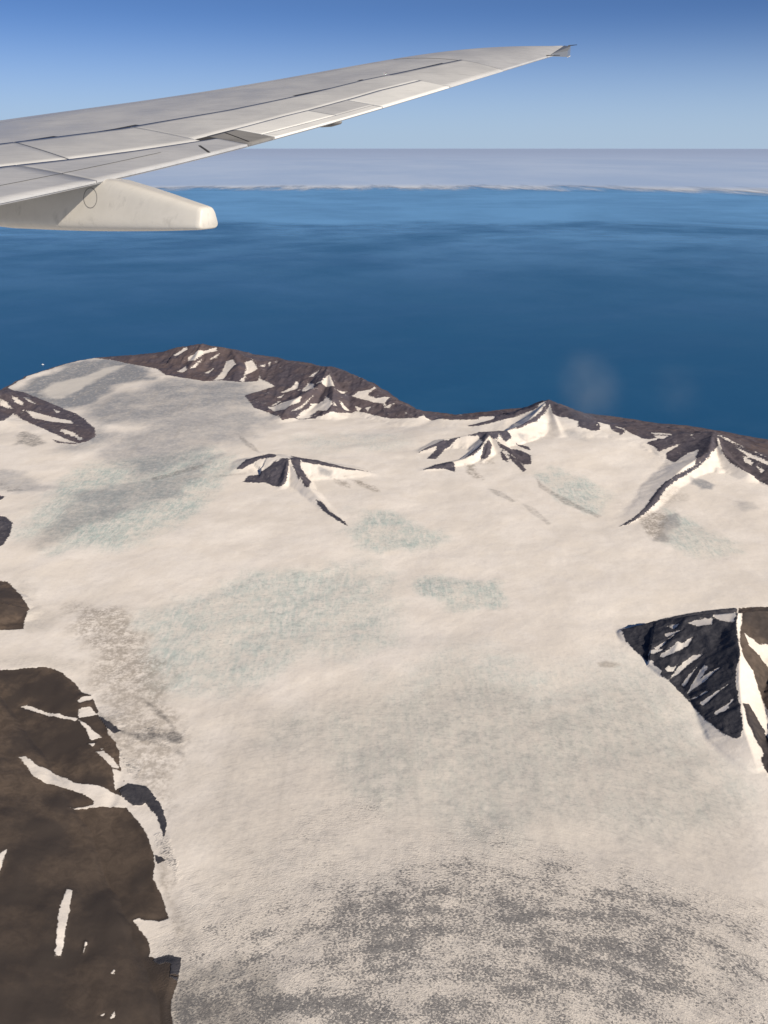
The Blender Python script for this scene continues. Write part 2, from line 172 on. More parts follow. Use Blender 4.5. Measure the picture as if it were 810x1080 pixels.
SNOW = [
    (0, [(-13.5, 31.262), (-12.655, 30.715), (-11.269, 29.744), (-11.027, 29.332), (-11.937, 29.693), (-12.872, 30.342)]),
    (0, [(-13.865, 31.077), (-13.181, 30.148), (-12.23, 29.107), (-11.406, 28.219), (-10.598, 27.471), (-10.097, 27.102), (-10.755, 27.279), (-11.58, 27.804), (-12.661, 28.93)]),
    (0, [(-14.978, 32.561), (-14.507, 32.101), (-14.069, 31.511), (-14.444, 31.73), (-14.757, 31.981)]),
    (0, [(-14.607, 32.768), (-13.849, 32.017), (-13.798, 31.771), (-14.224, 32.135)]),
    (0, [(-12.546, 31.495), (-12.138, 31.143), (-12.181, 30.865)]),
    (0, [(-11.301, 28.763), (-10.57, 28.163), (-10.533, 27.855), (-11.069, 28.287)]),
    (0, [(-14.189, 32.89), (-13.349, 31.938), (-13.688, 32.079)]),
    (0, [(-10.502, 27.956), (-10.123, 27.578), (-10.189, 27.385)]),
    (0, [(-9.046, 39.146), (-9.11, 39.701), (-8.689, 40.125), (-7.985, 40.675), (-7.877, 40.284), (-8.449, 39.971), (-8.642, 38.72)]),
    (0, [(-9.185, 37.559), (-8.972, 38.366), (-8.775, 37.639), (-8.881, 37.329)]),
    (0, [(-8.66, 37.708), (-8.408, 39.259), (-8.464, 37.981)]),
    (0, [(-7.291, 35.963), (-7.215, 37.358), (-7.236, 39.047), (-6.907, 38.944), (-6.704, 38.201), (-6.893, 37.465), (-6.929, 36.208)]),
    (0, [(-6.358, 38.723), (-6.026, 38.849), (-5.631, 37.79), (-5.979, 37.238), (-6.097, 36.643), (-6.136, 37.774)]),
    (0, [(-9.981, 40.197), (-9.523, 41.082), (-9.369, 40.773), (-9.735, 40.105)]),
    (0, [(-6.209, 36.034), (-6.023, 36.694), (-5.968, 35.775)]),
    (0, [(-8.125, 39.372), (-7.709, 40.073), (-7.798, 39.532)]),
    (0, [(-7.951, 37.27), (-7.728, 38.341), (-7.747, 37.294)]),
    (0, [(-5.633, 38.14), (-5.372, 38.446), (-5.368, 38.06)]),
    (0, [(-5.241, 38.429), (-5.084, 40.675), (-5.157, 38.073)]),
    (0, [(-3.361, 34.131), (-3.166, 35.109), (-2.88, 34.489), (-2.779, 33.179)]),
    (0, [(-2.835, 34.42), (-2.513, 34.328), (-2.3, 35.319), (-1.972, 33.56), (-2.288, 33.757)]),
    (0, [(-3.21, 35.669), (-2.76, 36.218), (-2.961, 35.593)]),
    (0, [(-4.268, 34.256), (-3.802, 34.676), (-3.723, 35.531), (-3.544, 35.304), (-3.589, 34.499), (-3.99, 34.197)]),
    (0, [(-4.471, 31.864), (-3.978, 32.358), (-3.207, 32.489), (-3.247, 32.068), (-3.736, 31.155), (-4.211, 31.507)]),
    (0, [(-4.401, 32.174), (-4.087, 32.965), (-4.191, 32.268)]),
    (0, [(-3.472, 30.997), (-2.76, 32.878), (-3.223, 31.357)]),
    (0, [(-3.251, 30.487), (-3.055, 31.456), (-2.652, 32.358), (-2.344, 32.192), (-2.263, 32.699), (-1.946, 31.636), (-2.13, 31.071), (-2.515, 31.449), (-2.81, 30.636)]),
    (0, [(-1.756, 32.176), (-1.569, 32.036), (-1.265, 31.632), (-1.516, 31.604)]),
    (0, [(-1.276, 33.065), (-1.022, 33.437), (-0.491, 33.39), (0.04, 35.176), (0.0, 33.831), (-0.674, 33.051), (-0.333, 32.575), (0.185, 32.565), (0.69, 33.696), (0.0, 31.927), (-0.552, 32.361), (-1.006, 32.798)]),
    (0, [(-1.135, 32.111), (-0.87, 31.756), (-0.971, 31.461)]),
    (0, [(-1.92, 31.842), (-1.769, 31.677), (-1.904, 31.51)]),
    (0, [(0.0, 31.606), (0.29, 31.808), (0.215, 31.426)]),
    (0, [(-4.282, 33.363), (-4.045, 33.979), (-4.134, 33.392)]),
    (0, [(-0.726, 31.816), (-0.545, 31.877), (-0.61, 31.381)]),
    (0, [(-1.882, 33.267), (-1.485, 33.622), (-1.685, 33.048)]),
    (0, [(-2.459, 23.414), (-2.364, 23.27), (-2.357, 23.185), (-2.449, 23.29)]),
    (0, [(11.017, 24.975), (11.165, 24.441), (11.052, 24.286), (10.93, 24.567)]),
    (0, [(11.181, 24.256), (11.316, 23.944), (11.164, 23.827)]),
    (0, [(10.96, 25.488), (11.402, 24.712), (11.888, 23.816), (11.756, 23.686), (11.16, 24.817)]),
    (0, [(8.727, 27.516), (9.346, 26.977), (9.398, 26.745), (8.891, 27.003)]),
    (0, [(8.869, 26.924), (9.265, 26.707), (9.058, 26.516), (8.855, 26.656)]),
    (0, [(9.883, 26.647), (10.041, 26.576), (9.95, 26.474)]),
    (0, [(5.509, 29.636), (6.618, 33.844), (5.712, 29.479), (5.407, 29.048)]),
    (0, [(4.854, 29.209), (5.574, 29.257), (5.359, 28.74), (4.785, 28.354)]),
    (0, [(5.573, 14.704), (5.788, 14.608), (5.657, 14.515)]),
    (0, [(5.907, 14.544), (6.153, 14.5), (6.343, 14.39), (6.274, 14.271), (6.028, 14.363)]),
    (0, [(6.342, 14.443), (7.46, 15.929), (6.628, 14.12), (6.431, 14.285)]),
    (0, [(5.248, 14.01), (5.434, 14.065), (5.614, 14.171), (5.74, 14.115), (5.902, 14.156), (5.763, 14.012), (5.518, 13.935), (5.309, 13.917)]),
    (0, [(5.274, 13.385), (5.478, 13.59), (5.78, 13.767), (5.943, 13.699), (5.687, 13.61), (5.439, 13.436)]),
    (0, [(5.463, 12.94), (5.636, 13.16), (5.894, 13.432), (5.921, 13.314), (5.754, 13.134), (6.07, 13.186), (5.8, 13.031), (5.577, 12.961)]),
    (0, [(5.445, 12.779), (5.743, 12.748), (5.566, 12.72)]),
    (0, [(5.107, 14.227), (5.366, 14.13), (5.148, 14.09)]),
    (0, [(5.359, 13.588), (5.52, 13.685), (5.384, 13.548)]),
    (0, [(5.218, 14.23), (5.636, 14.376), (5.269, 14.157)]),
    (0, [(5.43, 13.212), (5.796, 13.473), (5.471, 13.137)]),
    (0, [(5.55, 12.568), (6.05, 12.699), (5.586, 12.487)]),
    (0, [(5.654, 12.223), (6.018, 12.324), (5.688, 12.145)]),
    (0, [(5.466, 14.512), (5.779, 14.397), (5.503, 14.393)]),
    (0, [(-6.471, 12.668), (-6.347, 12.695), (-5.893, 12.466), (-5.289, 12.245), (-5.304, 12.192), (-5.668, 12.299), (-6.06, 12.468)]),
    (0, [(-5.452, 12.743), (-5.388, 12.859), (-5.22, 12.918), (-5.226, 12.773), (-5.383, 12.686)]),
    (0, [(-5.281, 12.272), (-5.361, 12.516), (-5.18, 12.575), (-4.996, 12.357), (-5.167, 12.273)]),
    (0, [(-5.28, 12.219), (-5.117, 12.115), (-4.733, 11.759), (-4.884, 11.683), (-5.075, 11.985)]),
    (0, [(-4.707, 11.367), (-4.606, 11.391), (-4.44, 11.249), (-4.188, 10.952), (-4.336, 10.996)]),
    (0, [(-5.849, 11.1), (-5.744, 11.131), (-5.477, 10.933), (-5.216, 10.88), (-4.778, 10.597), (-4.391, 10.532), (-4.057, 10.387), (-3.827, 10.181), (-3.534, 9.822), (-3.251, 9.349), (-3.046, 8.995), (-2.794, 8.351), (-2.694, 8.021), (-2.753, 8.066), (-2.944, 8.459), (-3.128, 8.746), (-3.155, 8.962), (-3.22, 9.17), (-3.405, 9.534), (-3.618, 9.822), (-3.862, 10.1), (-4.052, 10.119), (-4.317, 10.057), (-4.681, 10.025), (-4.364, 10.117), (-4.36, 10.198), (-4.543, 10.321), (-4.889, 10.491), (-5.185, 10.538), (-5.431, 10.632), (-5.632, 10.884)]),
    (0, [(-4.308, 10.951), (-4.094, 10.885), (-4.038, 10.578), (-4.139, 10.471)]),
    (0, [(-5.192, 8.676), (-5.119, 8.938), (-5.028, 8.514), (-5.027, 8.177)]),
    (0, [(-4.087, 7.966), (-4.142, 8.383), (-4.069, 8.38), (-3.973, 8.001), (-3.823, 7.285), (-3.881, 7.266)]),
    (0, [(-3.603, 7.402), (-3.63, 7.555), (-3.605, 7.547)]),
    (0, [(-3.19, 8.022), (-3.137, 8.051), (-2.893, 7.993), (-2.704, 8.065), (-2.564, 7.978), (-2.447, 7.765), (-2.465, 7.52), (-2.634, 7.548), (-2.785, 7.548), (-2.856, 7.508), (-2.903, 7.697), (-3.033, 7.836)]),
    (0, [(-3.194, 7.144), (-3.176, 7.191), (-3.16, 7.139)]),
    (0, [(-3.028, 6.528), (-3.006, 6.629), (-2.983, 6.549)]),
    (0, [(-3.146, 6.551), (-3.096, 6.585), (-3.091, 6.537)]),
    (0, [(-4.9, 11.584), (-4.797, 11.608), (-4.783, 11.511)]),
    (0, [(-4.659, 11.463), (-4.605, 11.439), (-4.644, 11.415)]),
]
ROCK_TOP = [
    (0.3, [(-2.842, 31.028), (-2.438, 31.378), (-2.438, 30.864)]),
    (0.1, [(-4.125, 10.471), (-3.977, 10.621), (-3.666, 10.557), (-3.35, 10.157), (-3.171, 9.759), (-3.141, 9.457), (-3.339, 9.878), (-3.565, 10.159), (-3.773, 10.14)]),
    (0.1, [(-4.98, 12.357), (-4.72, 12.146), (-4.442, 11.911), (-4.548, 11.834), (-4.817, 12.092)]),
    (0.2, [(-3.198, 9.135), (-3.07, 9.099), (-3.027, 9.03), (-3.12, 8.979)]),
    (0, [(4.838, 15.127), (4.902, 15.018), (4.873, 14.899), (4.807, 14.932)]),
    (0.1, [(-2.846, 7.468), (-2.662, 7.521), (-2.46, 7.494), (-2.434, 7.17), (-2.592, 6.985), (-2.765, 7.234)]),
]
SOFT = [
    ('s', 0.8, 4, [(-12.561, 28.079), (-12.49, 28.4), (-12.005, 28.16), (-11.388, 27.192), (-11.595, 26.903), (-12.199, 27.007)]),
    ('d', 1.35, 12, [(-15.416, 34.927), (-15.339, 37.363), (-14.722, 39.907), (-13.432, 40.821), (-11.987, 40.553), (-10.473, 38.14), (-9.926, 35.988), (-11.039, 35.593), (-11.303, 33.172), (-11.788, 31.792), (-12.371, 31.402), (-14.561, 33.358)]),
    ('w', 0.85, 4, [(-14.265, 35.013), (-14.161, 36.413), (-13.185, 37.231), (-12.859, 38.926), (-11.98, 39.692), (-12.198, 38.171), (-12.563, 36.588), (-12.565, 34.693), (-12.949, 33.532), (-13.633, 33.652)]),
    ('d', 0.85, 22, [(-11.509, 33.223), (-9.845, 35.663), (-5.82, 35.593), (-4.992, 32.485), (-7.779, 30.17), (-9.905, 29.193), (-10.159, 26.909), (-9.518, 27.901)]),
    ('d', 0.55, 6, [(-5.503, 36.789), (-5.301, 37.856), (-4.364, 37.05), (-3.805, 36.425), (-4.83, 35.693)]),
    ('d', 0.65, 20, [(-8.798, 31.475), (-5.288, 34.638), (-4.008, 30.412), (-5.471, 26.912), (-7.286, 24.259), (-8.638, 25.971)]),
    ('i', 0.95, 18, [(-9.105, 20.042), (-9.584, 23.477), (-8.389, 25.106), (-5.471, 26.912), (-4.712, 24.248), (-5.249, 21.339), (-6.048, 19.487), (-7.989, 18.933)]),
    ('d', 0.6, 12, [(-8.544, 19.187), (-7.741, 20.336), (-5.807, 22.72), (-5.306, 25.983), (-6.426, 24.248), (-8.496, 22.688)]),
    ('k', 0.16, 14, [(-8.779, 19.187), (-7.942, 20.961), (-5.693, 23.469), (-5.227, 25.535), (-6.998, 24.251), (-8.552, 21.273)]),
    ('i', 0.35, 14, [(-3.416, 28.135), (0.496, 28.648), (1.094, 26.9), (-2.316, 26.517)]),
    ('i', 0.9, 14, [(-0.766, 21.282), (0.128, 21.294), (1.556, 19.701), (1.053, 19.162), (-0.116, 18.958), (-0.85, 20.045)]),
    ('i', 0.9, 8, [(0.586, 17.498), (1.199, 17.58), (2.575, 17.251), (2.502, 16.152), (1.512, 15.968), (0.736, 16.817)]),
    ('i', 0.75, 26, [(-5.332, 15.567), (-4.217, 16.375), (-2.52, 17.705), (-0.793, 18.441), (-0.106, 17.049), (0.282, 14.638), (-1.358, 13.952), (-2.709, 13.332), (-4.072, 13.181)]),
    ('k', 0.1, 16, [(-2.326, 17.939), (-0.56, 18.196), (0.188, 14.64), (-1.384, 14.293), (-4.618, 13.954), (-5.233, 15.567)]),
    ('b', 0.75, 14, [(-6.519, 16.179), (-5.285, 15.759), (-4.437, 13.954), (-4.052, 12.744), (-4.809, 13.337), (-5.627, 14.288), (-6.258, 15.376)]),
    ('b', 0.65, 14, [(-5.524, 13.957), (-4.256, 13.955), (-3.397, 11.679), (-3.126, 10.112), (-3.483, 10.118), (-4.505, 11.684)]),
    ('s', 0.8, 2.5, [(-4.479, 12.951), (-4.418, 12.98), (-4.123, 12.689), (-3.724, 12.276), (-3.397, 11.754), (-3.44, 11.73), (-3.771, 12.196), (-4.128, 12.577)]),
    ('s', 0.95, 3, [(-5.005, 12.438), (-4.728, 12.172), (-4.457, 11.962), (-4.07, 11.834), (-3.762, 11.884), (-3.517, 11.932), (-3.366, 11.754), (-3.386, 11.629), (-3.72, 11.707), (-4.062, 11.684), (-4.414, 11.809), (-4.738, 12.041)]),
    ('s', 0.5, 2, [(-4.037, 11.709), (-3.696, 11.608), (-3.375, 11.435), (-3.2, 11.269), (-3.226, 11.245), (-3.494, 11.413), (-3.848, 11.584)]),
    ('k', 0.35, 8, [(-5.106, 12.604), (-4.129, 12.066), (-3.464, 11.984), (-3.292, 11.556), (-4.155, 11.561)]),
    ('k', 0.5, 5, [(-4.547, 11.559), (-4.168, 11.32), (-3.847, 10.975), (-3.864, 10.752), (-4.179, 10.975)]),
    ('k', 0.45, 4, [(-3.268, 9.532), (-3.097, 9.439), (-2.755, 8.744), (-2.814, 8.664), (-3.013, 9.081)]),
    ('i', 0.5, 40, [(0.452, 13.936), (3.658, 14.601), (4.971, 12.721), (5.629, 10.52), (4.7, 9.164), (2.109, 9.523), (-0.071, 10.082), (-1.711, 12.175)]),
    ('d', 0.4, 40, [(-3.459, 12.737), (0.262, 13.311), (3.748, 13.296), (5.469, 10.11), (5.208, 8.193), (4.338, 6.414), (-2.141, 6.41), (-2.848, 9.167)]),
    ('k', 0.2, 44, [(-2.654, 9.526), (-1.048, 9.888), (1.31, 9.707), (3.755, 8.659), (5.085, 8.193), (4.844, 7.621), (-1.777, 8.194)]),
    ('k', 0.42, 50, [(-1.962, 7.833), (-0.955, 8.66), (0.195, 8.905), (1.999, 8.825), (3.683, 8.421), (5.051, 7.829), (4.443, 6.415), (-2.539, 6.36), (-2.395, 7.628)]),
    ('k', 0.34, 24, [(-0.931, 8.346), (0.191, 8.659), (0.816, 8.497), (0.52, 7.492), (-0.846, 7.233)]),
    ('k', 0.24, 34, [(1.614, 7.899), (3.721, 7.759), (3.653, 6.862), (2.061, 6.526), (0.264, 6.524), (0.502, 7.11)]),
    ('k', 0.5, 24, [(-2.261, 6.984), (-0.846, 7.233), (0.166, 6.989), (0.157, 6.414), (-2.35, 6.41)]),
    ('s', 0.8, 26, [(-2.551, 7.046), (-1.975, 7.234), (-1.146, 6.869), (-0.871, 6.205), (-2.403, 6.194)]),
    ('s', 0.35, 14, [(-2.865, 8.664), (-2.513, 8.197), (-2.175, 7.107), (-2.454, 7.107)]),
    ('d', 0.9, 22, [(-2.482, 7.233), (-1.675, 7.495), (-1.159, 6.989), (-1.098, 6.416), (-2.45, 6.397)]),
    ('k', 0.14, 10, [(-2.773, 8.826), (-2.336, 8.907), (-1.777, 8.194), (-1.95, 7.763), (-2.636, 8.198)]),
    ('k', 0.12, 10, [(-1.488, 10.088), (0.217, 10.388), (-0.069, 9.695), (-1.283, 9.424)]),
    ('d', 0.8, 3, [(4.055, 13.956), (4.27, 14.025), (4.465, 13.929), (4.36, 13.798), (4.072, 13.795)]),
    ('d', 0.45, 4, [(4.276, 12.77), (4.517, 12.603), (4.755, 12.331), (4.547, 12.41)]),
    ('d', 0.8, 3, [(-1.998, 24.312), (-1.563, 24.154), (-1.605, 23.875), (-1.892, 23.962)]),
    ('b', 0.7, 3, [(-1.699, 24.054), (-1.113, 23.52), (-0.924, 22.899), (-1.391, 23.525)]),
    ('b', 0.8, 3, [(-1.186, 23.962), (-0.699, 23.673), (-0.136, 22.902), (-0.027, 22.601), (-0.548, 23.127)]),
    ('d', 0.7, 3, [(4.408, 27.073), (4.702, 27.13), (4.685, 26.767), (4.413, 26.613)]),
    ('b', 0.8, 3, [(2.485, 24.949), (2.843, 25.013), (2.718, 24.317), (2.938, 23.688), (2.556, 24.101)]),
    ('b', 0.5, 4, [(2.851, 25.091), (3.434, 25.579), (3.413, 24.883), (3.076, 24.996)]),
    ('s', 0.5, 1.5, [(3.003, 23.02), (3.384, 22.796), (3.68, 22.022), (3.54, 21.953), (3.134, 22.511)]),
    ('s', 0.35, 1.5, [(3.7, 22.158), (4.12, 21.489), (4.39, 20.554), (4.27, 20.434), (3.961, 21.299)]),
    ('i', 0.8, 8, [(4.615, 24.04), (5.142, 24.301), (5.955, 23.431), (6.416, 22.252), (5.669, 21.165), (5.109, 21.936), (4.619, 22.9)]),
    ('s', 0.55, 1.2, [(4.502, 23.688), (4.585, 23.183), (5.135, 22.069), (5.817, 21.039), (5.663, 20.914), (4.966, 21.873), (4.453, 23.043)]),
    ('d', 0.85, 3, [(9.0, 23.469), (9.374, 23.334), (9.552, 23.053), (9.33, 22.65), (9.034, 22.728), (8.931, 23.071)]),
    ('d', 0.5, 5, [(9.516, 21.98), (10.144, 21.779), (10.051, 21.344), (9.694, 21.279)]),
    ('b', 0.8, 4, [(6.751, 20.758), (7.148, 21.295), (7.529, 21.538), (7.497, 20.915), (7.164, 20.047), (6.804, 19.479), (6.645, 19.93)]),
    ('d', 0.8, 4, [(7.423, 20.92), (7.775, 21.085), (7.573, 20.269), (6.961, 19.369), (6.742, 19.425)]),
    ('i', 0.8, 8, [(7.606, 21.536), (8.041, 20.892), (8.241, 20.009), (8.703, 19.297), (8.592, 18.817), (7.749, 18.573), (7.148, 18.835), (6.961, 19.369)]),
    ('b', 0.35, 6, [(7.66, 22.662), (8.373, 22.774), (8.338, 21.818), (7.606, 21.536)]),
    ('d', 0.3, 6, [(5.944, 27.909), (6.625, 27.318), (6.633, 26.62), (6.125, 27.162)]),
    ('s', 0.6, 1.5, [(-6.954, 23.85), (-6.338, 24.494), (-5.589, 25.092), (-5.599, 24.839), (-6.198, 24.251), (-6.783, 23.613)]),
    ('s', 0.55, 1.5, [(-5.076, 28.355), (-4.563, 27.53), (-3.97, 26.193), (-4.211, 26.388), (-4.735, 27.405)]),
    ('s', 0.35, 2, [(-5.114, 24.102), (-4.438, 24.319), (-3.959, 24.589), (-3.995, 24.427), (-4.46, 24.097), (-5.001, 23.943)]),
    ('d', 0.5, 8, [(-11.719, 24.625), (-10.279, 23.856), (-9.446, 23.086), (-10.386, 22.693), (-11.506, 23.43)]),
    ('k', 0.4, 5, [(-11.234, 23.443), (-10.765, 23.306), (-10.177, 22.851), (-10.653, 22.688)]),
    ('d', 0.35, 8, [(-8.352, 17.482), (-7.435, 16.177), (-6.889, 15.778), (-6.809, 15.007), (-7.365, 15.201)]),
    ('d', 0.3, 8, [(-7.416, 14.147), (-6.733, 14.288), (-5.885, 13.954), (-5.583, 13.575), (-6.201, 13.823), (-7.291, 13.844)]),
    ('b', 0.6, 5, [(-3.092, 9.082), (-2.865, 8.664), (-2.588, 7.978), (-2.483, 7.765), (-2.648, 7.978), (-2.874, 8.428)]),
]
BACK = [(-11.0, 41.19), (-9.94, 41.3), (-8.77, 41.0), (-7.17, 40.35), (-5.73, 38.56), (-4.75, 38.72), (-3.1, 36.95), (-2.4, 36.37), (-0.98, 34.72), (0.19, 32.7), (1.39, 30.43), (3.25, 29.81), (4.39, 29.51), (5.25, 29.71), (5.89, 29.93), (6.55, 29.1), (7.15, 28.3), (7.85, 27.84), (8.8, 27.22), (9.59, 26.77), (10.6, 26.47), (11.22, 25.4), (11.74, 24.48), (12.92, 21.96), (18.92, 19.96), (30.0, 40.0), (20.0, 60.0), (-5.0, 70.0), (-12.0, 60.0)]

# ---------------------------------------------------------------- terrain shape (km, sea level = 0)
def seg_dist(X, Y, pts):
    """distance to a polyline, parameter-interpolated height, side (+ left of travel) and nearest index"""
    best = np.full(X.shape, 1e9); zz = np.zeros(X.shape); side = np.zeros(X.shape)
    for (x0, y0, z0), (x1, y1, z1) in zip(pts[:-1], pts[1:]):
        dx, dy = x1 - x0, y1 - y0
        L2 = dx * dx + dy * dy + 1e-12
        t = np.clip(((X - x0) * dx + (Y - y0) * dy) / L2, 0, 1)
        d = np.hypot(X - x0 - t * dx, Y - y0 - t * dy)
        m = d < best
        best = np.where(m, d, best)
        zz = np.where(m, z0 + t * (z1 - z0), zz)
        side = np.where(m, dx * (Y - y0) - dy * (X - x0), side)
    return best, zz, side

def hash2(i, j, s):
    i = i.astype(np.int64).astype(np.uint64); j = j.astype(np.int64).astype(np.uint64)
    h = i * np.uint64(374761393) + j * np.uint64(668265263) + np.uint64(s * 974711 + 1013)
    h = (h ^ (h >> np.uint64(13))) * np.uint64(1274126177)
    h &= np.uint64(0xffffffff)
    h = (h ^ (h >> np.uint64(16))) & np.uint64(0xffff)
    return h.astype(np.float64) / 65535.0

def vnoise(X, Y, s=0):
    i = np.floor(X); j = np.floor(Y); fx = X - i; fy = Y - j
    fx = fx * fx * fx * (fx * (fx * 6 - 15) + 10); fy = fy * fy * fy * (fy * (fy * 6 - 15) + 10)
    a = hash2(i, j, s); b = hash2(i + 1, j, s); c = hash2(i, j + 1, s); d = hash2(i + 1, j + 1, s)
    return (a + (b - a) * fx) * (1 - fy) + (c + (d - c) * fx) * fy - 0.5

def fbm(X, Y, s=0, o=4, g=0.5):
    r = 0; a = 1
    for k in range(o):
        r = r + a * vnoise(X * 2 ** k + 17.3 * k, Y * 2 ** k - 9.1 * k, s + k); a *= g
    return r

def ridged(X, Y, s=0, o=4):
    r = 0; a = 1
    for k in range(o):
        r = r + a * (0.5 - 2 * np.abs(vnoise(X * 2 ** k + 5.7 * k, Y * 2 ** k + 3.3 * k, s + k))); a *= 0.5
    return r

def sstep(a, b, x):
    t = np.clip((x - a) / (b - a), 0, 1); return t * t * (3 - 2 * t)

def coast_sd(X, Y):
    d, _, side = seg_dist(X, Y, [(p[0], p[1], 0) for p in COAST])
    return np.where(side < 0, d, -d)          # coast runs left to right, land to its right (near side)

def height(X, Y, detail=True):
    sd = coast_sd(X, Y) + (0.25 * fbm(X / 1.1, Y / 1.1, 40, 3) if detail else 0)
    plain = 0.40 + 0.05 * fbm(X / 4.0, Y / 4.0, 3, 3)
    base = plain * (0.12 * sstep(0, 0.5, sd) + 0.88 * sstep(0.3, 9.0 - 5.5 * sstep(-4, 3, X), sd))
    for bx, by, br, bz in BULGES:
        base = base + bz * np.exp(-((X - bx) ** 2 + (Y - by) ** 2) / br ** 2)
    wx = X + 0.12 * fbm(X / 0.9, Y / 0.9, 11, 3); wy = Y + 0.12 * fbm(X / 0.9, Y / 0.9, 21, 3)
    if not detail: wx, wy = X, Y
    top = base.copy(); who = np.full(X.shape, -1)
    land = sstep(-0.15, 1.2, sd)
    for rid in RIDGES:
        pts = rid['p']
        xs = [p[0] for p in pts]; ys = [p[1] for p in pts]; w = max(rid['wl'], rid['wr']) * 1.4 + .4
        m = (X > min(xs) - w) & (X < max(xs) + w) & (Y > min(ys) - w) & (Y < max(ys) + w)
        if not m.any(): continue
        d, z, side = seg_dist(wx[m], wy[m], pts)
        d0, z0, s0 = seg_dist(X[m], Y[m], pts)
        k = sstep(0.0, 0.5, d0); d = d0 * (1 - k) + d * k         # keep the crest itself where it is
        zm = max(p[2] for p in pts); rel = np.clip((z - base[m]) / (zm - base[m] + 1e-6), 0, 1)
        wid = np.where(s0 > 0, rid['wl'], rid['wr']) * (.3 + .7 * rel)
        t = d / wid
        if detail:
            t = t * (1 + 0.16 * rid.get('rough', 1) * ridged(X[m] / 0.55, Y[m] / 0.55, 60, 4) * sstep(0, .35, t) * sstep(1.2, .7, t))
        prof = np.clip(1 - t, 0, 1)
        pw = rid['pow']
        prof = prof ** pw * (1 - 0.0 * t)
        # round the foot
        h = base[m] + np.maximum(z - base[m], 0) * prof * land[m]
        b = top[m]; better = h > b + 0.004
        w_ = who[m]; w_[better] = rid['g']; who[m] = w_
        k2 = rid['k']                                              # smooth union
        hh = np.clip(0.5 + 0.5 * (h - b) / k2, 0, 1)
        top[m] = b * (1 - hh) + h * hh + (k2 * hh * (1 - hh)) * sstep(0, .05, np.abs(h - base[m]))
    H = np.where(sd > -0.2, top, -0.05)
    H = H * sstep(-0.02, 0.25, sd) - 0.03 * sstep(0.05, -0.1, sd)
    return H, who, sd

def poly_sd(X, Y, poly):
    """signed distance to a polygon, positive inside"""
    best = np.full(X.shape, 1e9); inside = np.zeros(X.shape, bool)
    n = len(poly)
    for i in range(n):
        x0, y0 = poly[i]; x1, y1 = poly[(i + 1) % n]
        dx, dy = x1 - x0, y1 - y0
        t = np.clip(((X - x0) * dx + (Y - y0) * dy) / (dx * dx + dy * dy + 1e-12), 0, 1)
        best = np.minimum(best, np.hypot(X - x0 - t * dx, Y - y0 - t * dy))
        c = (y0 > Y) != (y1 > Y)
        with np.errstate(divide='ignore', invalid='ignore'):
            xi = x0 + (Y - y0) * dx / (dy if dy != 0 else 1e-12)
        inside ^= c & (X < xi)
    return np.where(inside, best, -best)

NA, NR = 940, 1000
az = np.radians(np.linspace(-39, 39, NA)); dip = np.radians(np.concatenate([np.linspace(62, 56, 40)[:-1], np.linspace(56, 11.0, NR - 39)]))
AZ, DIP = np.meshgrid(az, dip)
RG = 9.1 / np.tan(DIP)
X = (RG * np.sin(AZ)).ravel(); Y = (RG * np.cos(AZ)).ravel()
Z, WHO, SDC = height(X, Y)
PX = np.hypot(RG.ravel(), 9.1) / 906.0           # ground length that matters at this distance

def field(polys, init):
    f = init
    for e in polys:
        p = np.array(e[-1]); pad = .5
        m = (X > p[:, 0].min() - pad) & (X < p[:, 0].max() + pad) & (Y > p[:, 1].min() - pad) & (Y < p[:, 1].max() + pad)
        yield e, m, np.clip(poly_sd(X[m], Y[m], e[-1]) / PX[m], -8, 8)

rock = np.full(X.shape, -8.0); tone = np.full(X.shape, .45)
for e, m, s in field(ROCK, 0):
    t = tone[m]; t = np.where(s > rock[m], e[0], t); tone[m] = t
    rock[m] = np.maximum(rock[m], s)
rock0 = rock.copy()
for e, m, s in field(SNOW, 0): rock[m] = np.minimum(rock[m], -s)
for e, m, s in field(ROCK_TOP, 0):
    tone[m] = np.where(s > rock[m], e[0], tone[m]); rock[m] = np.maximum(rock[m], s)
mb = Y > 20
sb = np.clip(poly_sd(X[mb], Y[mb], BACK) / PX[mb], -8, 8)
tone[mb] = np.where(sb > rock[mb], .6, tone[mb]); rock[mb] = np.maximum(rock[mb], sb)
mc = (SDC < .55) & (X > -8); rock = np.where(mc, np.maximum(rock, 3), rock)
mcl = (SDC < .25) & (X <= -8); tone = np.where(mcl | mc, .8, tone); rock = np.where(mcl, np.maximum(rock, 1.0), rock)
g0 = ridged(X / .35, Y / .35, 90, 4)
rock = rock - 5.0 * sstep(-.30, -.62, g0) * (tone < .75) * (rock < 7.5)
chan = {k: np.zeros(X.shape) for k in 'idkbws'}
for ch, amt, soft, p in SOFT:
    q = np.array(p); pad = soft * .05 + .3
    m = (X > q[:, 0].min() - pad) & (X < q[:, 0].max() + pad) & (Y > q[:, 1].min() - pad) & (Y < q[:, 1].max() + pad)
    pm = PX[m].mean() * max(soft, 6); s = poly_sd(X[m], Y[m], p) / PX[m] + soft * 1.5 * fbm(X[m] / (pm * 2.6) + 3, Y[m] / (pm * 3.6), 77, 5, .6)
    v = amt * sstep(-soft, soft, s)
    chan[ch][m] = np.maximum(chan[ch][m], v) if ch != 'k' else chan[ch][m] + v * (1 - chan[ch][m])
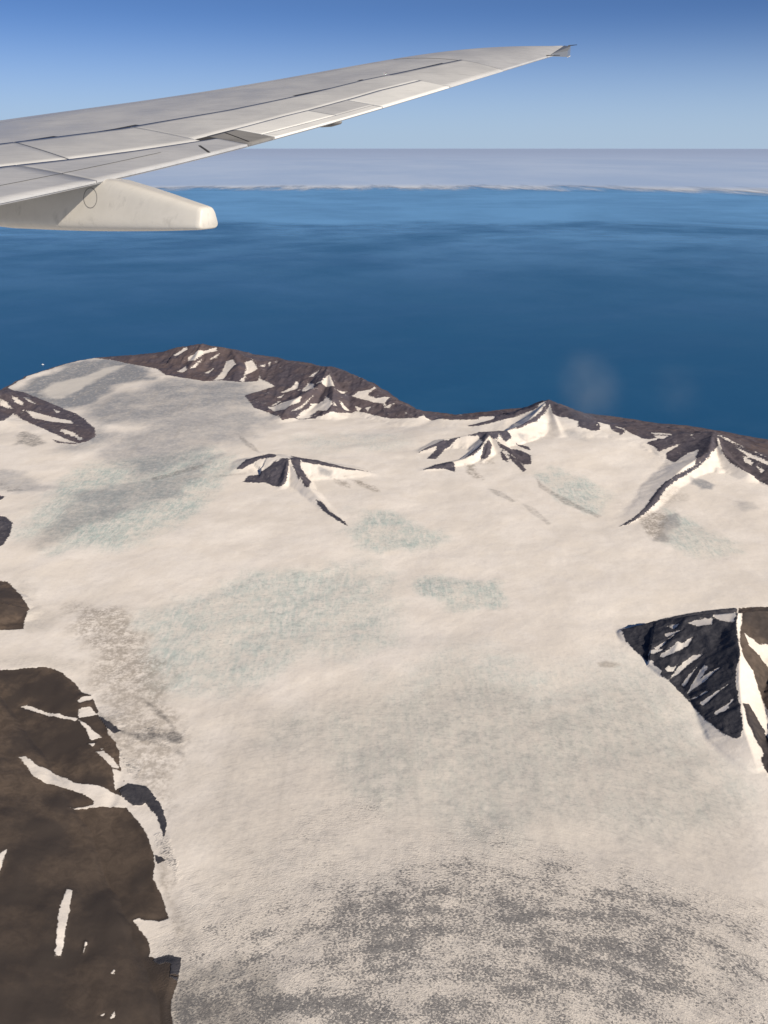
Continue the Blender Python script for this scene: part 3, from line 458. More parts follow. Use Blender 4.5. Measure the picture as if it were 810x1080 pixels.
# weathered rock stands rough, snow lies smooth
rf = sstep(-1, 3, rock)
rg = ridged(X / .35, Y / .35, 90, 4)
Z = Z + rf * (.03 + .03 * sstep(26, 34, Y)) * rg * sstep(.05, .4, SDC) * np.where(np.isin(WHO, (8, 9)) | ((X < -1.2) & (Y < 16)), .0, 1)
Z = Z + (1 - rf) * sstep(.1, .6, SDC) * (.009 * fbm(X / .42, Y / .42, 95, 4) + .035 * fbm(X / 1.7, Y / 1.3, 99, 2))
Z = Z + sstep(-2, 7.5, rock0) * np.where((X < -1.2) & (Y < 16), .085, 0) * fbm(X / .75 + .3 * Y, Y / 1.3, 55, 3)
fr = np.hypot(X - .5, Y - 2.0); fa = np.arctan2(X - .5, Y - 2.0) * 7.0

co3 = np.stack([X * 1000, Y * 1000, Z * 1000], 1)
G = co3.reshape(NR, NA, 3)
gu = np.gradient(G, axis=1); gv = np.gradient(G, axis=0)
NRM = np.cross(gu, gv); NRM /= np.linalg.norm(NRM, axis=2, keepdims=True) + 1e-12
NRM *= np.sign(NRM[..., 2:3]); NRM = NRM.reshape(-1, 3)
I = np.arange(NR * NA).reshape(NR, NA)
Q = np.stack([I[:-1, :-1], I[:-1, 1:], I[1:, 1:], I[1:, :-1]], -1).reshape(-1, 4)
qz = Z[Q].max(1); qw = WHO[Q[:, 0]]
keep = (SDC[Q].max(1) > -.35)
ATT = dict(rock=rock, tone=tone, ice=chan['i'], dust=chan['d'], speck=chan['k'], brown=chan['b'], bright=chan['w'], smear=chan['s'], far=sstep(13, 30, Y))

def land_mat():
    n = NT('snow_ice_and_rock', .75)
    P = n.coord()
    A = {k: n.attr(k) for k in ATT}
    fl = n.attr('flow', True)
    n_big = n.noise(n.mapping(P, (1 / 900,) * 3), 1, 5, .6)
    n_mid = n.noise(n.mapping(P, (1 / 210,) * 3), 1, 6, .62)
    n_fine = n.noise(n.mapping(P, (1 / 60,) * 3), 1, 6, .62)
    n_flow = n.noise(n.mapping(fl, (1 / 21, 1 / 44, 1)), 1, 5, .6, .6)
    n_fl2 = n.noise(n.mapping(fl, (1 / 30, 1 / 420, 1)), 1, 4, .6)
    snow = n.mix(n.step(n_big, .35, .65), (.84,.775,.71), (.90,.84,.785))
    snow = n.mix(n.math('MULTIPLY', n.step(n_fine, .45, .75), .16), snow, (.60, .57, .55))
    icef = n.math('MULTIPLY', n.math('MULTIPLY', A['ice'], n.step(n_big, .32, .6, .35, 1.1)), n.step(n.math('ADD', n.math('MULTIPLY', n_mid, .35), n.math('MULTIPLY', n.noise(n.mapping(P, (1 / 85, 1 / 420, 0), rot=(0, 0, R(-14))), 1, 6, .66, .5), .65)), .36, .64, .2, 1.0))
    c = n.mix(n.math('MULTIPLY', icef, .9), snow, (.455, .555, .535))
    iced = n.math('MULTIPLY', A['ice'], n.step(n_fine, .52, .70))
    c = n.mix(n.math('MULTIPLY', iced, .32), c, (.33, .41, .42))
    n_mf = n.noise(n.mapping(P, (1 / 120,) * 3), 1, 5, .65)
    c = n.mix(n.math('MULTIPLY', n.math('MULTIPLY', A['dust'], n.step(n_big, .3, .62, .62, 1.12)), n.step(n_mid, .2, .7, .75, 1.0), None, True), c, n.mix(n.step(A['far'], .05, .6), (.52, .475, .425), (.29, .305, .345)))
    mot = n.math('MULTIPLY', n.step(n_mf, .44, .70), n.math('MULTIPLY', n.math('ADD', n.math('MULTIPLY', A['dust'], .40), n.math('MULTIPLY_ADD', A['ice'], .35, .05)), n.step(n_big, .3, .7, .5, 1.1)), None, True)
    c = n.mix(mot, c, (.30, .315, .315))
    n_long = n.noise(n.mapping(P, (1 / 170, 1 / 2200, 0), rot=(0, 0, R(-8))), 1, 5, .6, .4)
    c = n.mix(n.math('MULTIPLY', n.step(n_long, .48, .68), n.math('MULTIPLY', A['dust'], .35)), c, (.42, .39, .36))
    c = n.mix(n.math('MULTIPLY', n.step(n_mf, .50, .32), n.math('MULTIPLY', A['dust'], .5)), c, (.74, .69, .62))
    c = n.mix(n.math('MULTIPLY', n.math('MULTIPLY', A['dust'], n.step(n_fl2, .5, .68)), .3), c, (.30, .29, .30))
    c = n.mix(n.math('MULTIPLY', A['brown'], n.step(n.math('ADD', n.math('MULTIPLY', n_mid, .5), n.math('MULTIPLY', n_fine, .5)), .36, .6)), c, (.33, .29, .25))
    c = n.mix(A['bright'], c, (.76, .72, .67))
    n_pat = n.noise(n.mapping(fl, (1 / 260, 1 / 900, 1)), 1, 4, .6)
    th = n.math('ADD', n.math('MULTIPLY_ADD', A['speck'], -.40, .72), n.math('ADD', n.math('MULTIPLY', n.math('SUBTRACT', n_pat, .5), -.40), n.math('MULTIPLY', n.math('SUBTRACT', n.noise(n.mapping(fl, (1 / 150, 1 / 5000, 1)), 1, 3, .6), .5), -.13)))
    nf = n.math('ADD', n.math('MULTIPLY', n_flow, .75), n.math('MULTIPLY', n_mid, .25))
    sf = n.step(n.math('SUBTRACT', nf, th), -.045, .055)
    sf = n.math('MULTIPLY', sf, n.step(A['speck'], 0.02, .12, 0, .85))
    c = n.mix(sf, c, n.mix(n.step(n_fine, .38, .62), (.105, .108, .122), (.21, .207, .212)))
    crk = n.noise(n.mapping(fl, (1 / 14, 1 / 260, 1)), 1, 3, .5)
    c = n.mix(n.math('MULTIPLY', n.step(crk, .57, .64), n.math('MAXIMUM', n.step(A['speck'], .01, .2, 0, .55), n.step(A['dust'], .1, .4, 0, .20))), c, (.30, .285, .28))
    sm = n.math('MULTIPLY', n.math('MULTIPLY', A['smear'], n.step(n_fl2, .25, .7, .7, 1.0)), n.step(n_mf, .36, .62, .45, 1.0))
    c = n.mix(sm, c, (.17, .162, .162))
    # rock
    streak = n.noise(n.mapping(P, (1 / 150, 1 / 150, 1 / 700)), 1, 7, .68, .8)
    grey = n.mix(n.step(streak, .35, .68), n.mix(A['far'], (.044, .046, .060), (.072, .071, .102)), n.mix(A['far'], (.080, .079, .092), (.135, .125, .150)))  # far: distance haze painted into grey and brown rock, paler and bluer
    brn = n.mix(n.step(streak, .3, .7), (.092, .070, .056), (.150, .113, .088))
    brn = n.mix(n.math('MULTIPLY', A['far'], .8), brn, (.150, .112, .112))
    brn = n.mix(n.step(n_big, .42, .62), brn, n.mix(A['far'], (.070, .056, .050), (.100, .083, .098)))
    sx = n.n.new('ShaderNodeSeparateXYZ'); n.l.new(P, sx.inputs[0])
    low = n.math('ADD', n.step(sx.outputs[1], 11500.0, 7600.0, 0.0, .55), n.step(n_big, .4, .65, 0, .45))  # near slope's shade painted into the brown, plus random darker patches
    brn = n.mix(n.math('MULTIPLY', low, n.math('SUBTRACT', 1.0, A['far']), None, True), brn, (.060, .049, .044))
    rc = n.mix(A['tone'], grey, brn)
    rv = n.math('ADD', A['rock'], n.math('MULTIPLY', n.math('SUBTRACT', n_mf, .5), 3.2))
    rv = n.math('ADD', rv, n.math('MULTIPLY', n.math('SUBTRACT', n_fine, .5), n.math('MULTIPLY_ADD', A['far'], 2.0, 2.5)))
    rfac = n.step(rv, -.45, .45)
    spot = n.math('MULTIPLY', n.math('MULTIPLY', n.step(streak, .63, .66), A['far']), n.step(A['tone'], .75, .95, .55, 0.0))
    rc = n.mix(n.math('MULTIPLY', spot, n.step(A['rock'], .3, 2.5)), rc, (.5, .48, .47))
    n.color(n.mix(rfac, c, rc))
    n.b.inputs['Specular IOR Level'].default_value = .15
    hb = n.math('ADD', n.math('MULTIPLY', n_fine, 7.0), n.math('MULTIPLY', n_mid, 11.0))
    hb = n.math('MULTIPLY', hb, n.math('MULTIPLY_ADD', n.math('MULTIPLY', rfac, n.math('MULTIPLY_ADD', A['tone'], -1.75, 1.3)), 1.0, .55))
    hb = n.math('ADD', hb, n.math('MULTIPLY', n.math('MULTIPLY', n_flow, 14.0), n.step(A['speck'], .02, .3)))
    n.l.new(n.bump(hb, 1.0, .8), n.b.inputs['Normal'])
    return n.m
LAND = land_mat()

def land_piece(name, sel, label):
    q = Q[sel & keep]
    if len(q) == 0: return
    ids, inv = np.unique(q, return_inverse=True); inv = inv.reshape(-1)
    me = bpy.data.meshes.new(name)
    me.vertices.add(len(ids)); me.vertices.foreach_set('co', co3[ids].ravel())
    me.loops.add(len(inv)); me.loops.foreach_set('vertex_index', inv.astype(np.int32))
    me.polygons.add(len(q)); me.polygons.foreach_set('loop_start', np.arange(0, len(inv), 4, dtype=np.int32))
    me.polygons.foreach_set('loop_total', np.full(len(q), 4, np.int32))
    me.polygons.foreach_set('use_smooth', np.ones(len(q), bool))
    me.update(calc_edges=True); me.validate()
    for k, a in ATT.items():
        t = me.attributes.new(k, 'FLOAT', 'POINT'); t.data.foreach_set('value', a[ids].astype(np.float32))
    t = me.attributes.new('flow', 'FLOAT_VECTOR', 'POINT')
    t.data.foreach_set('vector', np.stack([fr[ids] * 1000, fa[ids] * 1000, fr[ids] * 0], 1).astype(np.float32).ravel())
    me.normals_split_custom_set_from_vertices(NRM[ids].astype(np.float32))
    o = link(name, me, LAND); o.location = (0, 0, -ALT)
    tag(o, label, kind='structure'); return o

MOUNTAINS = {0: ('mountain', 'brown coastal mountain with curved snow streaks at the far end of the glacier'),
             1: ('mountain', 'dark coastal mountain with many snow patches, right of the brown one by the sea'),
             2: ('mountain', 'dark snow-streaked mountain at the left edge beside the glacier front'),
             3: ('rocky_peak', 'small dark peak standing alone out of the middle of the snowfield'),
             4: ('mountain', 'snowy peak with ribs of dark rock in front of the pointed summit'),
             5: ('mountain', 'pointed snow summit with a dark ridge running right along the coast'),
             6: ('mountain', 'sharp snow pyramid with a long dark curving spur at the right'),
             7: ('mountain', 'dark rocky mountain with snow gullies at the right edge'),
             8: ('rocky_hill', 'bare brown hillside with snow gullies at the lower left'),
             9: ('rocky_hill', 'small rounded brown knoll at the left edge above the big brown hillside'),
             10: ('rocky_hill', 'small dark rocks at the left edge of the snowfield')}
wq = np.where(qw >= 0, qw, -1)
land_piece('glacier', wq < 0, 'wide cream and grey snow-covered glacier flowing between the mountains')
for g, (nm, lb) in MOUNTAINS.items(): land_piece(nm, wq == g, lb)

def around():
    v = []; f = []
    for r in (0.2, 2000, 4870):
        for k in range(72): a = R(5 * k); v.append((r * math.sin(a), r * math.cos(a), 330.0))
    for i in range(2):
        for k in range(72): p, q = i * 72 + k, i * 72 + (k + 1) % 72; f.append((p, p + 72, q + 72, q))
    b = len(v); n_ = 48
    for r in (4870, 9000, 18000, 34000):
        for k in range(n_ + 1): a = R(39.5 + 281 * k / n_); v.append((r * math.sin(a), r * math.cos(a), 330.0))
    for i in range(3):
        for k in range(n_): p = b + i * (n_ + 1) + k; f.append((p, p + n_ + 1, p + n_ + 2, p + 1))
    n = NT('distant_snow', .8); P = n.coord(); n.color(n.mix(n.step(n.noise(n.mapping(P, (1 / 900,) * 3), 1, 6, .6), .4, .65), (.74, .71, .67), (.40, .38, .36)))
    o = from_pydata('snowfield', v, f, n.m); o.location = (0, 0, -ALT)
    tag(o, 'snow and ice continuing under and behind the aircraft', kind='structure')
around()

# ------------------------------------------------------------------ the sea, out to the horizon
def polar(r, a0, a1, na, zf=None):
    v = []; f = []
    for i, rr in enumerate(r):
        for k in range(na + 1):
            a = R(a0 + (a1 - a0) * k / na); x, y = rr * math.sin(a), rr * math.cos(a)
            v.append((x, y, zf(x, y, i) if zf else 0.0))
    for i in range(len(r) - 1):
        for k in range(na):
            p = i * (na + 1) + k; f.append((p, p + na + 1, p + na + 2, p + 1))
    return v, f
n = NT('sea_water', .22)
P = n.coord()
s1 = n.noise(n.mapping(P, (1 / 30000, 1 / 22000, 1), rot=(0, 0, R(25))), 1, 6, .6, 1.6)
s2 = n.noise(n.mapping(P, (1 / 5000, 1 / 4200, 1)), 1, 6, .65)
c = n.mix(n.step(s1, .35, .7), (.012,.090,.21), (.018,.105,.24))
c = n.mix(n.math('MULTIPLY', n.step(s2, .45, .8), .25), c, (.05,.15,.29))
n.color(c)
n.l.new(n.step(s1, .3, .7, .28, .42), n.b.inputs['Roughness'])
n.b.inputs['IOR'].default_value = 1.33; n.b.inputs['Specular IOR Level'].default_value = 0.5
v, f = polar([0.5, 6e3, 1.2e4, 2e4, 3e4, 4.5e4, 7e4, 1.1e5, 1.8e5, 3e5, 6e5, 1.2e6, 3e6], -70, 70, 72)
sea = from_pydata('sea', v, f, n.m); sea.location = (0, 0, -ALT)
tag(sea, 'calm deep blue sea stretching to the horizon', kind='structure')

# ------------------------------------------------------------------ cloud: the bank on the horizon, a thin veil before it, two wisps
def cloud_mat(name, col, alpha_fn, rough=.9):
    n = NT(name, rough); n.b.inputs['Specular IOR Level'].default_value = 0
    P = n.coord(); n.color(col(n, P) if callable(col) else col)
    n.l.new(alpha_fn(n, P), n.b.inputs['Alpha']); return n.m
def bank_alpha(n, P):
    l = n.n.new('ShaderNodeVectorMath'); l.operation = 'LENGTH'; n.l.new(P, l.inputs[0])
    d = l.outputs['Value']
    nz = n.noise(n.mapping(P, (1 / 7000, 1 / 40000, 0)), 1, 6, .7)
    nl = n.noise(n.mapping(P, (1 / 60000, 1 / 60000, 0)), 1, 3, .5)
    e = n.math('ADD', d, n.math('MULTIPLY', n.math('SUBTRACT', nz, .5), 70000.0))
    e = n.math('ADD', e, n.math('MULTIPLY', n.math('SUBTRACT', nl, .5), 40000.0))
    return n.math('MULTIPLY', n.step(e, 204000.0, 240000.0), n.step(d, 3.0e5, 1.8e6, 0.9, .8))
def bank_col(n, P):
    l = n.n.new('ShaderNodeVectorMath'); l.operation = 'LENGTH'; n.l.new(P, l.inputs[0])
    nz = n.noise(n.mapping(P, (1 / 60000, 1 / 160000, 0)), 1, 5, .6)
    c = n.mix(n.step(nz, .35, .65), (.40,.53,.78), (.48,.60,.83))
    return n.mix(n.step(l.outputs['Value'], 208000.0, 246000.0), (.84, .86, .90), n.mix(n.step(l.outputs['Value'], 2.6e5, 1.2e6), c, (.43,.54,.78)))
def bank_z(x, y, i):
    r = math.hypot(x, y)
    k = max(0.0, 1 - (r - 1.8e5) / 9e4) if r > 1.8e5 else 1
    return 200 + 10 * k * float(fbm(np.array([x / 9000.]), np.array([y / 30000.]), 5, 4)[0])
v, f = polar([1.78e5 + 2.6e3 * k for k in range(34)] + [2.75e5, 2.9e5, 3.4e5, 4.2e5, 5.5e5, 8e5, 1.3e6, 2.4e6, 3.4e6], -58, 58, 420, bank_z)
cb = from_pydata('cloud_bank', v, f, cloud_mat('cloud_bank', bank_col, bank_alpha)); cb.location = (0, 0, -ALT)
tag(cb, 'flat pale grey cloud bank lying along the horizon', kind='structure')
def haze_alpha(n, P):
    l = n.n.new('ShaderNodeVectorMath'); l.operation = 'LENGTH'; n.l.new(P, l.inputs[0]); d = l.outputs['Value']
    nz = n.noise(n.mapping(P, (1 / 60000, 1 / 45000, 0), rot=(0, 0, R(20))), 1, 6, .6, 1.2)
    ns = n.noise(n.mapping(P, (1 / 9000, 1 / 9000, 0)), 1, 6, .62)
    e = n.math('ADD', d, n.math('MULTIPLY', n.math('SUBTRACT', nz, .5), 50000.0))
    thin = n.math('MULTIPLY', n.step(d, 36000.0, 125000.0), n.step(n.math('ADD', n.math('MULTIPLY', nz, .6), n.math('MULTIPLY', ns, .4)), .36, .64, 0.14, 0.58))
    thick = n.step(e, 108000.0, 128000.0, 0, 0.42)
    return n.math('MULTIPLY', n.math('MAXIMUM', thin, n.math('ADD', thick, n.math('MULTIPLY', thin, .4))), n.step(d, 200000.0, 420000.0, 1, 0))
v, f = polar([3e4, 4e4, 5e4, 6.5e4, 8e4, 1e5, 1.25e5, 1.5e5, 1.8e5, 2.3e5, 3e5, 4.3e5], -58, 58, 60)
vb = from_pydata('haze', v, f, cloud_mat('haze', (.22,.50,.92), haze_alpha)); vb.location = (0, 0, -ALT + 80)
tag(vb, 'thin pale blue sea haze in front of the horizon cloud bank', kind='structure')

def wisp(name, loc, size, dens, label, seed):
    bm = bmesh.new(); bmesh.ops.create_icosphere(bm, subdivisions=4, radius=1)
    for vv in bm.verts:
        k = 1 + .25 * float(fbm(np.array([vv.co.x * 1.5 + seed]), np.array([vv.co.y * 1.5 + vv.co.z]), seed, 3)[0]); vv.co *= k
    me = bpy.data.meshes.new(name); bm.to_mesh(me); bm.free()
    m = bpy.data.materials.new(name); m.use_nodes = True; t = m.node_tree; t.nodes.clear()
    out = t.nodes.new('ShaderNodeOutputMaterial'); pv = t.nodes.new('ShaderNodeVolumePrincipled'); t.links.new(pv.outputs[0], out.inputs['Volume'])
    pv.inputs['Color'].default_value = (.66, .82, 1.0, 1); pv.inputs['Anisotropy'].default_value = .2
    tc = t.nodes.new('ShaderNodeTexCoord'); ln = t.nodes.new('ShaderNodeVectorMath'); ln.operation = 'LENGTH'; t.links.new(tc.outputs['Object'], ln.inputs[0])
    nz = t.nodes.new('ShaderNodeTexNoise'); nz.inputs['Scale'].default_value = 1.6; nz.inputs['Detail'].default_value = 5; t.links.new(tc.outputs['Object'], nz.inputs['Vector'])
    mr = t.nodes.new('ShaderNodeMapRange'); mr.interpolation_type = 'SMOOTHSTEP'; mr.inputs[1].default_value = 1.0; mr.inputs[2].default_value = .0; mr.inputs[3].default_value = 0; mr.inputs[4].default_value = dens
    t.links.new(ln.outputs['Value'], mr.inputs[0])
    m2 = t.nodes.new('ShaderNodeMath'); m2.operation = 'MULTIPLY'; t.links.new(mr.outputs[0], m2.inputs[0])
    m3 = t.nodes.new('ShaderNodeMapRange'); m3.inputs[1].default_value = .2; m3.inputs[2].default_value = .8; t.links.new(nz.outputs['Fac'], m3.inputs[0]); t.links.new(m3.outputs[0], m2.inputs[1])
    t.links.new(m2.outputs[0], pv.inputs['Density'])
    for p in me.polygons: p.use_smooth = True
    o = link(name, me, m); o.location = loc; o.scale = size; o.rotation_euler = (R(12), R(-14), R(10))
    tag(o, label, 'cloud'); return o
wisp('cloud_wisp', (6900, 28200, -7500), (1250, 1900, 1700), 0.0004, 'faint white wisp of cloud over the sea above the pointed summit', 3)
wisp('cloud_wisp', (9900, 28300, -7600), (900, 1500, 1300), 0.0004 * .3, 'fainter smaller wisp of cloud over the sea, further right', 8)

bm = bmesh.new(); bmesh.ops.create_icosphere(bm, subdivisions=3, radius=1)
for vv in bm.verts:
    d = 1 + .5 * float(fbm(np.array([vv.co.x * 1.7 + 3]), np.array([vv.co.y * 1.7 + vv.co.z]), 31, 3)[0])
    vv.co = Vector((vv.co.x * d, vv.co.y * d * .8, max(-.15, vv.co.z) * d * .5))
me = bpy.data.meshes.new('iceberg'); bm.to_mesh(me); bm.free()
ni = NT('iceberg_ice', .5); Pi = ni.coord(); ni.color(ni.mix(ni.noise(Pi, 3, 4), (.7, .76, .8), (.85, .87, .88)))
ib = link('iceberg', me, ni.m); ib.location = (-16090, 39980, -ALT + 4); ib.scale = (60, 60, 60)
tag(ib, 'tiny white iceberg floating on the sea off the glacier front at the left', 'iceberg')

# ------------------------------------------------------------------ the aeroplane's wing, seen from the cabin behind it
def metal(name, base, rough=.38, vary=.12, streak=True):
    n = NT(name, rough); P = n.coord()
    a = n.noise(n.mapping(P, (.5, .5, 1.5)), 1, 6, .6)
    b = n.noise(n.mapping(P, (1.2, 9.0, 3), rot=(0, 0, R(-30))), 1, 6, .62)
    lo = tuple(x * (1 - vary) for x in base); hi = tuple(min(1, x * (1 + vary * .5)) for x in base)
    c = n.mix(n.step(n.math('ADD', n.math('MULTIPLY', a, .5), n.math('MULTIPLY', b, .5)), .36, .6), lo, hi)
    c = n.mix(n.math('MULTIPLY', n.step(b, .54, .72), .38), c, tuple(x * .5 for x in base))
    n.color(c); n.l.new(n.step(a, .3, .7, rough - .06, rough + .1), n.b.inputs['Roughness'])
    n.b.inputs['Metallic'].default_value = .0
    return n.m
M_SKIN = metal('grey_wing_paint_sky_tint', (.46,.465,.485), .36); M_PANEL = metal('light_panel_paint', (.52,.52,.525), .4)  # skin grey leans lilac: dimmer sky reflection put into the paint colour
M_WHITE = metal('white_panel_paint', (.74,.735,.72), .4, .06); M_FAIR = metal('cream_fairing_paint', (.66,.63,.58), .33, .06)
M_DARK = metal('dark_sealant', (.05, .048, .047), .6); M_HINGE = metal('stained_hinge_metal', (.20, .195, .19), .5, .35)
ng = NT('smoked_lens', .12); ng.color((.16, .17, .19)); ng.b.inputs['Coat Weight'].default_value = .6
M_LENS = ng.m
CC = .75
def te(q): return (-6.3 + 12.0 * q, 14 + 16 * q)
def chord(q):
    p = te(q); c = (.47 * (p[0] - 4.2) - .88 * (p[1] - 31.0)) / .847
    t = min(1.0, max(0.0, (q - .86) / .14))
    return c * (math.sqrt(max(1 - t ** 2.2, 0)) * .82 + .18)
def pv(c, x):
    r = 0
    for k in c: r = r * x + k
    return r
CT = [-0.9285, 2.0324, 2.4603, -0.8593]; CR = [-15.4261, 34.1099, -26.1138, 11.685, -1.4092]
def z_te(q): return pv(CT, q) if q > 0 else pv(CT, 0) + 2.35 * q
def z_cr(q): return pv(CR, q) if q > .28 else pv(CR, .28) + 2.95 * (q - .28)
def top(q, c, up=0.0):
    p = te(q); L = chord(q) * c; t = c / CC; a, b = z_te(q), z_cr(q)
    nose = max(0.0, (c - .88) / .12)
    return (p[0] - .866 * L, p[1] + .5 * L, a + (b - a) * t * (2 - t) + up - .035 * chord(q) * (1 - math.sqrt(max(0, 1 - nose ** 2))))
def thick(q, c):
    x = 1 - c                                              # from the nose
    return .035 + .10 * chord(q) * (2.969 * math.sqrt(max(x, 0)) - 1.26 * x - 3.516 * x * x + 2.843 * x ** 3 - 1.015 * x ** 4)
wing = bpy.data.objects.new('aircraft_wing', None); COL.objects.link(wing); wing.location = (0, 0, 0)
tag(wing, 'long swept grey aircraft wing reaching out over the sea, seen from a cabin window', 'aircraft wing')
L1 = [(-.36, .46), (0, .44), (.17, .395), (.283, .345), (.407, .325), (.537, .345), (.627, .372), (.723, .352), (.795, .335)]
L2 = [(-.36, .25), (0, .22), (.10, .193), (.153, .157), (.213, .125), (.277, .097), (.30, .085)]
L3 = [(.28, .115), (.353, .125), (.417, .138), (.457, .14), (.537, .155), (.587, .168), (.665, .162)]
def ip(T, q):
    if q <= T[0][0]: return T[0][1]
    for (a, b), (c, d) in zip(T[:-1], T[1:]):
        if q <= c: return b + (d - b) * (q - a) / (c - a)
    return T[-1][1]
# the body of the wing
qs = sorted(set([round(-.36 + 1.36 * i / 170, 5) for i in range(171)] + [.793, .797, .985, .99, .995]))
cu = [0, .015, .03, .06, .09, .12, .15, .18, .21, .24, .27, .30, .33, .36, .39, .42, .45, .48, .54, .6, .66, .72, .78, .84, .88, .91, .94, .96, .98, .992, 1.0]
V = []; Fc = []; mats = []
for q in qs:
    for c in cu: V.append(top(q, c))
    for c in reversed(cu): x, y, z = top(q, c); V.append((x, y, z - thick(q, c) if c < 1 else z - .002))
m_ = 2 * len(cu)
for i in range(len(qs) - 1):
    for k in range(m_ - 1):
        p = i * m_ + k; Fc.append((p, p + 1, p + m_ + 1, p + m_))
        qm = (qs[i] + qs[i + 1]) / 2
        cm = (cu[k] + cu[min(k + 1, len(cu) - 1)]) / 2 if k < len(cu) - 1 else 9
        mats.append(1 if (cm < ip(L1, qm) + .004 and qm < .79) else 0)
    p = i * m_ + m_ - 1; Fc.append((p, i * m_, (i + 1) * m_, p + m_)); mats.append(0)
Fc.append(tuple(range(0, m_))); mats.append(0); Fc.append(tuple(reversed(range((len(qs) - 1) * m_, len(qs) * m_)))); mats.append(0)
wb = from_pydata('wing_skin', V, Fc, [M_SKIN, M_DARK], wing)
wb.data.polygons.foreach_set('material_index', mats)

def plate(name, q0, q1, lo, hi, mat, up=.009, gap=.010, n=36, m=9, skew=(0.0, 0.0), label=None, gq=None):
    """a skin panel lying on the wing between two chord lines, its edges a gap short of its neighbours"""
    v = []; f = []; gq = (.013 / 20) if gq is None else gq
    for i in range(n + 1):
        for k in range(m + 1):
            s = k / m
            q = q0 + gq + (q1 - q0 - 2 * gq) * i / n + (skew[0] + (skew[1] - skew[0]) * i / n) * (1 - s)
            a, b = lo(q), hi(q); g = gap / chord(q)
            a2 = a + g if a > 0 else -.022 / chord(q)
            c = a2 + (b - g - a2) * s
            v.append(top(q, c, up))
    N = len(v); w_ = m + 1
    for i in range(n):
        for k in range(m):
            p = i * w_ + k; f.append((p, p + 1, p + w_ + 1, p + w_))
    rim = [k for k in range(w_)] + [i * w_ + m for i in range(1, n + 1)] + [n * w_ + k for k in range(m - 1, -1, -1)] + [i * w_ for i in range(n - 1, 0, -1)]
    for r in rim:
        x, y, z = v[r]; v.append((x, y, z - up - .028))
    for j in range(len(rim)):
        a, b = j, (j + 1) % len(rim); f.append((rim[b], rim[a], N + a, N + b))
    o = from_pydata(name, v, f, mat, wing, smooth=False)
    o.data.polygons.foreach_set('use_smooth', [i < n * m for i in range(len(f))])
    if label: o['label'] = label
    return o
l1 = lambda q: ip(L1, q); l2 = lambda q: ip(L2, q); l3 = lambda q: ip(L3, q); zero = lambda q: 0.0
plate('spoiler', -.35, -.06, l2, l1, M_PANEL, skew=(-.03, -.03))
plate('spoiler', -.06, .183, l2, l1, M_PANEL, skew=(-.03, -.03))
plate('spoiler', .183, .292, l2, l1, M_PANEL, skew=(-.03, -.013))
plate('flap', -.35, .112, zero, l2, M_SKIN)
plate('flap', .112, .296, zero, l2, M_SKIN)
plate('rear_skin', .292, .800, lambda q: (l3(q) if q < .665 else 0.0) , l1, M_PANEL, n=120, skew=(-.013, 0))
plate('hinge_cover', .296, .335, lambda q: .0, l3, M_HINGE, label='dark stained metal panel between the flap and the aileron')
tab = lambda q: .036 - .02 * (q - .33)
plate('aileron', .335, .452, tab, l3, M_WHITE); plate('aileron', .452, .52, tab, l3, M_PANEL); plate('aileron', .52, .664, zero, l3, M_WHITE)
plate('trim_tab', .335, .52, zero, tab, M_WHITE)

def strip(name, pts, wdt, mat, up=.004):
    """a narrow sealant seam along (q, c) points"""
    v = []; f = []
    for i, (q, c) in enumerate(pts):
        a = top(q, c, up); j = min(i + 1, len(pts) - 1); k = max(i - 1, 0)
        d = Vector(top(*pts[j])) - Vector(top(*pts[k])); s = Vector((0, 0, 1)).cross(d).normalized() * wdt / 2
        v += [tuple(Vector(a) + s), tuple(Vector(a) - s)]
    for i in range(len(pts) - 1): f.append((2 * i, 2 * i + 1, 2 * i + 3, 2 * i + 2))
    return from_pydata(name, v, f, mat, wing)
strip('skin_seam', [(.795 - .012 * t, .335 + .47 * t) for t in [i / 20 for i in range(21)]], .035, M_DARK)
strip('skin_seam', [(-.3 + i * .02, .80 + .0 * i) for i in range(54)], .02, M_HINGE)

strip('skin_seam', [(.262, .062), (.254, .03), (.247, .004)], .05, M_DARK, .016)
strip('skin_seam', [(.318, .11), (.311, .06), (.304, .01)], .035, M_DARK, .016)
strip('skin_seam', [(.03 + i * .01, .075) for i in range(20)], .03, M_HINGE, .014)

def loft(name, secs, mat, parent, npts=60, ex=4.6):
    v = []; f = []
    for (cx, cy, zt, zb, hw, k) in secs:
        for i in range(npts):
            a = 2 * math.pi * i / npts; ca, sa = math.cos(a), math.sin(a)
            px = math.copysign(abs(ca) ** (2 / ex), ca); pz = math.copysign(abs(sa) ** (2 / ex), sa)
            wv = hw * px * (k + (1 - k) * (.5 - .5 * pz))
            v.append((cx + .5 * wv, cy + .866 * wv, (zt + zb) / 2 + (zt - zb) / 2 * pz))
    n_ = len(secs)
    for i in range(n_ - 1):
        for k in range(npts):
            a = i * npts + k; b = i * npts + (k + 1) % npts; f.append((a, b, b + npts, a + npts))
    f.append(tuple(reversed(range(npts)))); f.append(tuple(range((n_ - 1) * npts, n_ * npts)))
    return from_pydata(name, v, f, mat, parent)
FB = (-4.74, 16.08)
prof = [(-6.2, -.95, -1.05, .10), (-5.2, -.8, -1.25, .30), (-4, -.7, -1.40, .40), (-2.5, -.62, -1.45, .43), (-1.2, -.56, -1.43, .43), (-.4, -.53, -1.41, .42), (0, -.53, -1.395, .42), (.25, -.545, -1.385, .41),
        (.8, -.65, -1.36, .38), (1.3, -.755, -1.335, .34), (1.7, -.845, -1.31, .30), (2.02, -.915, -1.29, .275), (2.09, -.935, -1.28, .26), (2.12, -.965, -1.255, .235)]
